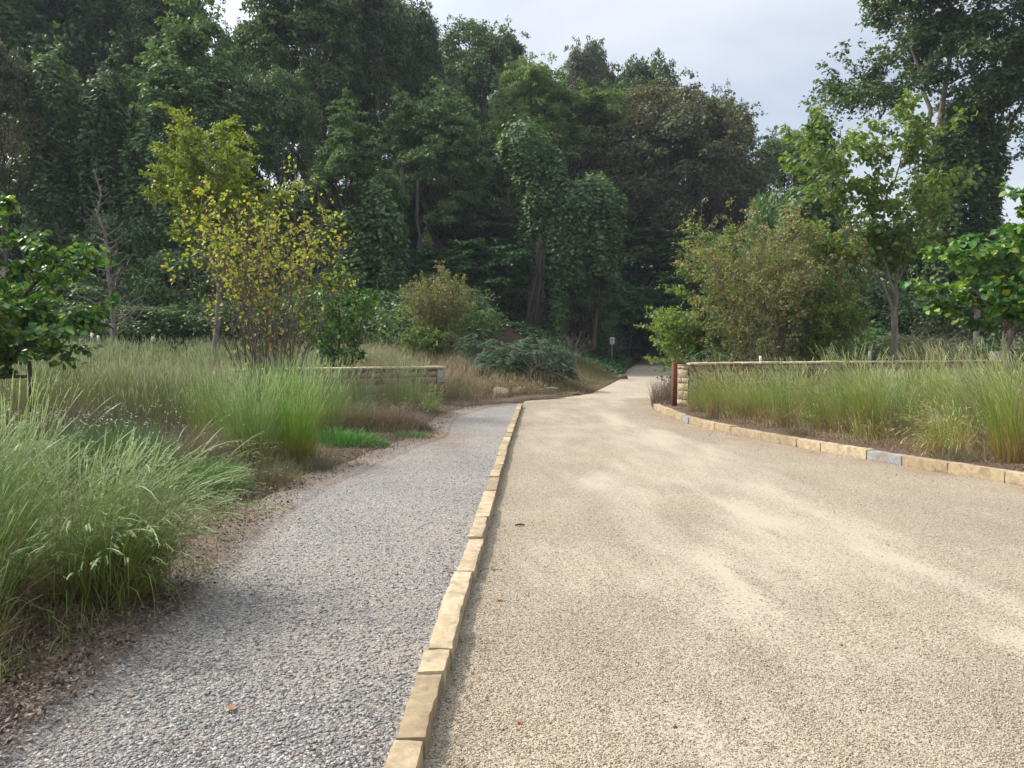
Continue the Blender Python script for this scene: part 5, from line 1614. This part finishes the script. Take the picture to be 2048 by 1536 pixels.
# mimosa / feathery bush
def fronds(g, gt, rng, P0, n, L_, nl, lsize, el=(.0, .9), spread=.5, H=1.2, droop=.6):
    for i in range(n):
        a = rng.uniform(0, 6.283); q = math.sqrt(rng.uniform())
        b = P0 + np.array([math.cos(a) * spread * q, math.sin(a) * spread * q, H * (1 - .55 * q * q) * rng.uniform(.35, 1)])
        e_ = rng.uniform(*el)
        dv_ = np.array([math.cos(a) * math.cos(e_), math.sin(a) * math.cos(e_), math.sin(e_)])
        Lf = L_ * rng.uniform(.6, 1.1)
        t = np.linspace(.08, 1, nl)
        C = b + dv_ * (Lf * t)[:, None] + np.array([0, 0, -droop * Lf]) * (t ** 2)[:, None]
        tube(gt, C[::max(1, nl // 4)], .004, 3)
        tang = nrm(np.gradient(C, axis=0))
        side = nrm(np.cross(tang, [0, 0, 1.]))
        for sd in (-1, 1):
            A = nrm(side * sd + tang * .45 + np.array([0, 0, -.25]) + rng.normal(0, .12, C.shape))
            leaves(g, C, A, np.tile([0, 0, 1.], (nl, 1)) + rng.normal(0, .25, C.shape), lsize * (1 - .5 * np.abs(t * 2 - 1) ** 2), 0, rng.uniform(0, 1, nl), DIAMOND, .3)
def frond_bush(label, P, H, spread, n, L_, nl, lsize, mat, seed, group=None, name='sumac_bush', nst=14):
    rng = np.random.default_rng(seed)
    root = empty(name, tuple(P), label, 'bush', group)
    g, gt = G(), G()
    for pts, r_ in stems(nst, H * .95, spread * .8, rng, .02, spread * .25):
        tube(gt, pts, [r_, r_ * .8, r_ * .5, r_ * .3], 5)
    fronds(g, gt, rng, np.zeros(3), n, L_, nl, lsize, spread=spread, H=H)
    gt.build('stems', M['twig'], root); g.build('foliage', M[mat], root)
    return root
frond_bush('grey green feathery bush beside the rusted post across the road', P, 1.55, .95, 260, .5, 16, .11, 'leaf_bluegreen', 61)
SG = 'sumac bushes left of the road'
frond_bush('left and lower of the two sumac bushes behind the boulders', at(1000, 27.5), 1.75, .75, 230, .6, 14, .14, 'leaf_bluegreen', 62, SG)
frond_bush('larger sumac bush at the left edge of the road', at(1075, 28.5), 2.05, 1.15, 420, .65, 14, .15, 'leaf_bluegreen', 63, SG)
frond_bush('small sumac shoot behind the tan grass', at(955, 30), 2.0, .7, 150, .6, 14, .13, 'leaf_bluegreen', 64, SG)
# reddish shrub left of centre
rng = np.random.default_rng(65)
P = at(870, 33)
branch_tree('red_tipped_shrub', 'shrub with reddish upper twigs and green base behind the left wall', 'shrub', P, stems(30, zpx(548, 33) - P[2], 1.6, rng, .022, .6), 11, 7, 8, .09, 'leaf_redbrown', 'twig', 66, R=.65, el=(.4, 1.2), s0=.08, flat=1, leafn=.8, up_tint=lambda z: -.1 + .3 * (z - 1.8), env=lambda u: .8 + .3 * u)
branch_tree('green_shrub', 'light green low shrub at the foot of the red tipped one', 'shrub', at(850, 31.5), stems(16, 1.9, 1.2, rng, .015, .5), 9, 7, 8, .1, 'leaf_light', 'twig', 67, R=.55, s0=.05, flat=1, leafn=.8)
branch_tree('grey_shrub', 'grey green shrub between the red tipped shrub and the sumacs', 'shrub', at(955, 35), stems(18, zpx(600, 35) - T1(at(955, 35)[0], 35), 1.2, rng, .02, .5), 10, 7, 8, .1, 'leaf_mid', 'twig', 68, R=.7, s0=.05, flat=1, leafn=.8)
# twiggy brown brush
branch_tree('bare_brush', 'leafless grey brush at the foot of the snag', 'shrub', at(1135, 42), stems(14, 1.8, 1.6, rng, .02, .8), 8, 5, 0, .1, 'leaf_dark', 'twig', 69, R=.7, s0=.1)
branch_tree('bare_brush', 'tangled pale brush right of the forked tree', 'shrub', at(1850, 28), stems(24, 2.2, 1.8, rng, .015, .9), 9, 6, 1.0, .07, 'leaf_brown', 'twig', 70, R=.8, s0=.1)
branch_tree('bare_sapling', 'leafless sapling in front of the railway at the right', 'sapling', at(1935, 27), [([(0, 0, -.1), (.15, 0, .9), (.3, 0, 2.3)], .022), ([(0, 0, .0), (-.3, 0, .5), (.0, .1, 1.3), (.05, 0, 2.2)], .02)], 6, 3, 0, .1, 'leaf_dark', 'bark_pale', 71, R=.5, s0=.3)
branch_tree('bare_sapling', 'leafless forked sapling just right of the wooden stake', 'sapling', at(2028, 26), [([(0, 0, 0), (-.05, 0, 1.0), (.05, 0, 1.8)], .022)], 6, 3, 0, .1, 'leaf_dark', 'bark_pale', 72, R=.5, s0=.4, el=(.4, .9))
branch_tree('dead_pale_branch', 'bent pale dead branch standing left of the sign', 'branch', at(1143, 40), [([(0, 0, -.2), (.25, 0, .7), (.3, 0, 1.4), (.5, 0, 2.2)], .03)], 3, 2, 0, .1, 'leaf_dark', 'bark_pale', 73, R=.5, s0=.4)

# ---- vine covered snag
def vine_col(g, rng, path, rads, n, lsize, tv=None, hang=.55, out=.55, skew=None):
    path = np.array(path, float); rads = np.array(rads, float)
    s = np.linspace(0, 1, len(path))
    seglen = np.concatenate([[0], np.cumsum(np.linalg.norm(np.diff(path, axis=0), axis=1))]); s = seglen / seglen[-1]
    u = rng.uniform(0, 1, n)
    C = np.stack([np.interp(u, s, path[:, q]) for q in range(3)], -1)
    r = np.interp(u, s, rads)
    a = rng.uniform(0, 6.283, n)
    dr_ = np.stack([np.cos(a), np.sin(a), np.zeros(n)], -1)
    bump = 1 + .42 * fbm(np.stack([np.cos(a) * 1.6, np.sin(a) * 1.6, C[:, 2] * .9], -1) + path[0][0], 3) + .22 * vnoise(np.stack([np.cos(a) * 5, np.sin(a) * 5, C[:, 2] * 1.5], -1) + path[0][0])
    strand = (vnoise(np.stack([a * 7, C[:, 2] * .35, a * 0 + path[0][0]], -1)) > .35) * rng.uniform(0, .35, n)
    P = C + dr_ * (r * (bump + strand) * rng.uniform(.66, 1.05, n) + np.abs(rng.normal(0, .14, n)))[:, None]
    hole = fbm(np.stack([np.cos(a) * 2.2, np.sin(a) * 2.2, C[:, 2] * .8], -1) + 5.5 + path[0][0], 2) < -.62
    P = np.where(hole[:, None], C + (P - C) * .55, P)
    P[:, 2] += rng.normal(0, .25, n) - strand * r * rng.uniform(0, 2.0, n)
    end = np.clip((u - .93) / .07, 0, 1)
    P = P * 1.0
    P[:, :2] = C[:, :2] + (P[:, :2] - C[:, :2]) * np.sqrt(np.clip(1 - end ** 2, 0.02, 1))[:, None]
    P[:, 2] += end * r * .4
    N_ = nrm(dr_ * out + np.array([0, 0, .55]) + rng.normal(0, .28, (n, 3)))
    A = nrm(dr_ * .55 - np.array([0, 0, hang]) + rng.normal(0, .3, (n, 3)))
    t = .5 + .5 * vnoise(P * .6) if tv is None else tv
    leaves(g, P, A, N_, lsize * rng.uniform(.65, 1.2, n), t, rng.uniform(0, 1, n), DIAMOND, .95)

d = 50.0
P = at(1090, d)
def LP(a, py, dy=0.0): return ((a - 1090) / 1536 * d, dy, zpx(py, d) - P[2])
root = empty('vine_covered_snag', tuple(P), 'broken tree trunk wholly draped in vines, its top bent left', 'tree')
rng = np.random.default_rng(81)
g = G()
vine_col(g, rng, [LP(1110, 560), LP(1095, 470), LP(1080, 400), LP(1058, 330), LP(1050, 268)], [1.0, 1.15, 1.25, 1.3, 1.15], 12000, .24)
vine_col(g, rng, [LP(1135, 560, -.6), LP(1128, 470, -.6), LP(1110, 400, -.5), LP(1103, 315, -.3)], [.7, .9, .85, .4], 6000, .24)
vine_col(g, rng, [LP(1112, 668, -.3), LP(1112, 600, -.3), LP(1112, 540, -.3)], [.45, .6, .75], 3000, .22)
vine_col(g, rng, [LP(1150, 500), LP(1150, 440), LP(1148, 380)], [1.0, 1.1, .8], 5000, .24)
vine_col(g, rng, [LP(1205, 540), LP(1205, 470), LP(1200, 410), LP(1185, 370)], [.75, 1.15, 1.2, .8], 8000, .24)
vine_col(g, rng, [LP(1150, 440), LP(1180, 400), LP(1215, 400)], [.9, .9, .6], 3500, .24)
vine_col(g, rng, [LP(1155, 560), LP(1160, 500)], [.4, .7], 1500, .22)
vine_col(g, rng, [LP(1048, 350, -.3), LP(1020, 300, -.2), LP(1014, 285)], [.5, .4, .2], 1200, .24)
g.build('vines', M['leaf_vine'], root)
g = G()
tube(g, [LP(1082, 690), LP(1090, 620), LP(1095, 500), LP(1085, 400), LP(1055, 290)], [.32, .26, .24, .2, .12], 8)
tube(g, [LP(1110, 520), LP(1150, 460), LP(1190, 400)], [.15, .12, .08], 6)
for k_ in range(60):
    a_ = 1058 + rng.normal(0, 8); b_ = 1080 + rng.normal(0, 5)
    tube(g, [LP(a_, 680, -1.3 + rng.normal(0, .4)), LP((a_ + b_) / 2 + rng.normal(0, 5), 600, -1.3 + rng.normal(0, .3)), LP(b_, 500 + rng.normal(0, 14), -1.2 + rng.normal(0, .25))], [.03, .03, .015], 4)
g.build('trunk', M['bark'], root, True)
g = G()
for a0, y0, y1 in ((1128, 500, 650), (1183, 520, 640)):
    tube(g, [LP(a0, y1, -.5), LP(a0 - 3, (y1 + y0) / 2, -.5), LP(a0, y0, -.5)], .02, 4)
g.build('hanging_vine', M['bark'], root)
root = empty('bare_pine_trunk', tuple(at(1191, 52)), 'reddish bare leaning trunk under the right lobe of the vines', 'tree trunk')
P2 = at(1191, 52)
def L2(a, py): return ((a - 1191) / 1536 * 52, 0, zpx(py, 52) - P2[2])
g = G(); tube(g, [L2(1187, 700), L2(1191, 640), L2(1198, 580), L2(1197, 530), L2(1200, 470)], [.17, .15, .13, .11, .08], 8); g.build('bark', M['bark_red'], root, True)

# vine columns in the left wood and on the right
def ivy_tree(label, px, d, ptop, cols, seed, mat='leaf_vine', bark='bark', group='ivy clad trunks', leafn=1.0, name='ivy_clad_tree', lsize=.24):
    P = at(px, d)
    rng = np.random.default_rng(seed)
    root = empty(name, tuple(P), label, 'tree', group)
    g, gt = G(), G()
    for pts, rads, n_ in cols:
        pp = [((a - px) / 1536 * d, dy, zpx(y_, d) - P[2]) for a, y_, dy in pts]
        vine_col(g, rng, pp, rads, int(n_ * leafn), lsize)
        tube(gt, pp, [max(.05, .22 * (1 - .6 * i / len(pp))) for i in range(len(pp))], 7)
    gt.build('trunk', M[bark], root, True); g.build('ivy', M[mat], root)
    return root
ivy_tree('ivy covered trunk left of the glossy tree', 200, 45, 160, [([(205, 690, 0), (205, 500, 0), (208, 350, 0), (212, 180, 0)], [1.0, 1.1, 1.2, .8], 11000), ([(120, 690, 0), (125, 500, 0), (118, 300, 0), (120, 140, 0)], [1.0, 1.3, 1.5, 1.0], 12000)], 401, 'leaf_dark')
ivy_tree('ivy curtain hanging below the glossy tree', 310, 45, 300, [([(300, 560, 0), (295, 420, 0), (300, 280, 0)], [.9, 1.1, 1.0], 8000), ([(345, 600, 0), (350, 450, 0), (350, 330, 0)], [.8, 1.1, .9], 7000)], 402, 'leaf_vine')
ivy_tree('ivy curtain on the right flank of the poplar shaped tree', 760, 44, 400, [([(770, 690, 0), (775, 560, 0), (770, 440, 0), (750, 380, 0)], [.6, .9, .9, .6], 7000), ([(725, 660, 0), (715, 540, 0), (705, 440, 0)], [.8, 1.1, 1.0], 7000)], 403, 'leaf_vine')
ivy_tree('ivy covered trunk rising left of the forked tree', 1635, 40, 250, [([(1640, 560, 0), (1640, 450, 0), (1632, 330, 0), (1628, 245, 0)], [.8, .8, .6, .3], 7000), ([(1585, 560, 0), (1590, 460, 0), (1600, 400, 0)], [.9, 1.0, .7], 5000)], 404, 'leaf_vine')

# big right hand tree
d = 42.0
P = at(1895, d)
def LR(a, py, dy=0.0): return ((a - 1895) / 1536 * d, dy, zpx(py, d) - P[2])
ldr = [([LR(1885, 720), LR(1885, 500), LR(1872, 360), LR(1868, 280), LR(1880, 120), LR(1885, -60), LR(1890, -190)], .27),
       ([LR(1868, 285), LR(1855, 230), LR(1845, 130), LR(1840, 0), LR(1830, -120)], .14),
       ([LR(1872, 270), LR(1800, 235), LR(1740, 200), LR(1690, 190)], .09),
       ([LR(1880, 300), LR(1930, 240), LR(1975, 150), LR(2010, 40), LR(2030, -80)], .16),
       ([LR(1950, 700), LR(1958, 480), LR(1968, 330), LR(1990, 180), LR(2050, 60)], .16),
       ([LR(1990, 300), LR(2040, 200), LR(2090, 120)], .12),
       ([LR(1850, 200), LR(1810, 100), LR(1795, 0), LR(1790, -60)], .09)]
def rvines(gt, gl, rng):
    for i in range(120):
        a_ = rng.uniform(1770, 2120); y_ = rng.uniform(-200, 250 if a_ > 1900 else 170)
        if i < 8: a_, y_ = rng.uniform(1650, 1760), rng.uniform(195, 235)
        c = np.array(LR(a_, y_, rng.normal(0, 2.0)))
        clump_leaves(gl, rng, c, rng.uniform(.7, 1.6), 480 if i >= 8 else 130, .23, .6, .6, wid=.6, droop=.5)
big = branch_tree('ivy_clad_big_tree', 'tall open crowned tree with ivy wrapped trunks on the right', 'tree', P, ldr, 18, 15, 17, .22, 'leaf_mid', 'bark_pale', 91, extra=rvines, R=2.9, el=(-.1, .7), twl=.42, flat=.6, droop=.35, leafn=.7, s0=.42, wid=.6,
                  env=lambda u: .75 + .35 * math.sin(min(1, u) * math.pi))
rng = np.random.default_rng(92)
g = G()
vine_col(g, rng, [LR(1880, 560), LR(1888, 460), LR(1885, 380), LR(1900, 300), LR(1905, 230)], [.6, 1.05, 1.15, 1.0, .7], 8500, .26)
vine_col(g, rng, [LR(1958, 520), LR(1962, 440), LR(1966, 340), LR(1972, 260)], [.4, .55, .6, .5], 4200, .26)
vine_col(g, rng, [LR(1925, 250), LR(1950, 200), LR(1990, 160)], [.8, .9, .7], 4000, .26)
g.build('ivy', M['leaf_mid'], big)
g = G()
for a0, y0, y1 in ((1829, 300, 470), (1822, 320, 420), (1836, 330, 400), (1815, 330, 380)):
    tube(g, [LR(a0, y1, -.3), LR(a0 + 1, (y0 + y1) / 2, -.3), LR(a0, y0, -.3)], .03, 4)
g.build('hanging_vine', M['bark'], big)

# ------------------------------------------------------------------ forest floor cover
rng = np.random.default_rng(95)
# ivy ground cover on the bank by the sign
n = 22000
Y = rng.uniform(44, 74, n)
X = Lx(Y) - .3 - rng.uniform(0, 1, n) ** 1.2 * 9
Z = terrain(X, Y) + .12 + .18 * (fbm(np.stack([X, Y, X * 0], -1), 3) + .5) * rng.uniform(.3, 1, n)
k = fbm(np.stack([X * .5, Y * .5, X * 0 + 8], -1), 3) > -.75
X, Y, Z = X[k], Y[k], Z[k]
N_ = nrm(np.tile([0, -.15, 1.], (len(X), 1)) + rng.normal(0, .35, (len(X), 3)))
g = G(); leaves(g, np.stack([X, Y, Z], -1), free_axis(rng, N_, .1), N_, rng.uniform(.12, .28, len(X)), .5 + .5 * vnoise(np.stack([X, Y, Z], -1) * .8), rng.uniform(0, 1, len(X)), DIAMOND, .9)
tag(g.build('ivy_ground_cover', M['leaf_ivy']), 'green ivy ground cover on the bank behind the sign', 'ground cover', kind='stuff')
# underbrush along the wood edge, left and right
def brush(name, label, mat, X, Y, h, n, seed, size=.2):
    rng = np.random.default_rng(seed)
    g = G()
    i = rng.integers(0, len(X), n)
    x = X[i] + rng.normal(0, .5, n); y = Y[i] + rng.normal(0, .5, n)
    hm = h * (.6 + .6 * (vnoise(np.stack([x * .45, y * .45, x * 0], -1)) * .5 + .5))
    z = terrain(x, y) + hm * rng.uniform(0, 1, n) ** .7
    N_ = nrm(np.tile([0, -.3, .8], (n, 1)) + rng.normal(0, .5, (n, 3)))
    leaves(g, np.stack([x, y, z], -1), free_axis(rng, N_, .3), N_, size * rng.uniform(.6, 1.2, n), .5 + .5 * vnoise(np.stack([x, y, z], -1) * .7), rng.uniform(0, 1, n), DIAMOND, .75)
    return tag(g.build(name, M[mat]), label, 'underbrush', kind='stuff')
X = rng.uniform(-32, -1.5, 600); Y = rng.uniform(36, 47, 600)
brush('underbrush', 'dark tangled underbrush along the foot of the left wood', 'leaf_dark', X, Y, 2.6, 60000, 1)
X = rng.uniform(7, 26, 500); Y = rng.uniform(29, 40, 500); k = (X > Rx(Y) + .8) & (Y < 33 + (X < 16) * 20)
brush('underbrush', 'dark tangled underbrush behind the right stone wall', 'leaf_dark', X[k], Y[k], 2.0, 36000, 2)
X = rng.uniform(-2, 30, 500); Y = rng.uniform(76, 92, 500)
brush('underbrush', 'very dark growth closing the far end of the road', 'leaf_dark', X, Y, 6, 40000, 3, .3)
X = rng.uniform(-2, 9, 300); Y = rng.uniform(54, 62, 300); k = X < Lx(Y) - 1.5
brush('underbrush', 'dark growth between the trunks above the ivy bank', 'leaf_dark', X[k], Y[k], 2.2, 16000, 4, .22)
X = rng.uniform(9, 24, 400); Y = rng.uniform(40, 75, 400); k = (X > Rx(Y) + 1.2)
brush('underbrush', 'dark growth on the right side of the far road', 'leaf_dark', X[k], Y[k], 3.5, 40000, 5, .26)
X = rng.uniform(-34, 14, 900); Y = rng.uniform(56, 84, 900); k = X < Lx(Y) - 2
brush('underbrush', 'dark undergrowth covering the wooded hill between the trunks', 'leaf_dark', X[k], Y[k], 4.5, 70000, 6, .3)
# plain dark trunks in the shade
for i, (px, d, w) in enumerate([(805, 47, .2), (1150, 60, .16), (1240, 66, .2), (1278, 72, .22), (845, 52, .15), (1025, 56, .16), (640, 50, .2), (90, 46, .22), (410, 48, .2)]):
    P = at(px, d)
    root = empty('forest_tree', tuple(P), 'dark bare trunk in the shade of the wood', 'tree', 'shaded bare trunks between the trees')
    g = G(); rng = np.random.default_rng(i); tube(g, limb([0, 0, -.3], [rng.normal(0, .4), 0, 9], rng, 8, .01), w * (1 - .4 * np.linspace(0, 1, 8)), 8)
    g.build('trunk', M['bark'], root, True)

# ------------------------------------------------------------------ thin summer haze
g = G()
box(g, [-650, -80, -8], [1300, 0, 0], [0, 1000, 0], [0, 0, 62])
m, N, L_ = new_mat('haze')
out = N.new('ShaderNodeOutputMaterial')
pv = N.new('ShaderNodeVolumePrincipled')
pv.inputs['Color'].default_value = (.80, .88, 1.0, 1)
pv.inputs['Density'].default_value = .0004
L_.new(pv.outputs['Volume'], out.inputs['Volume'])
tag(g.build('haze', m), kind='stuff')
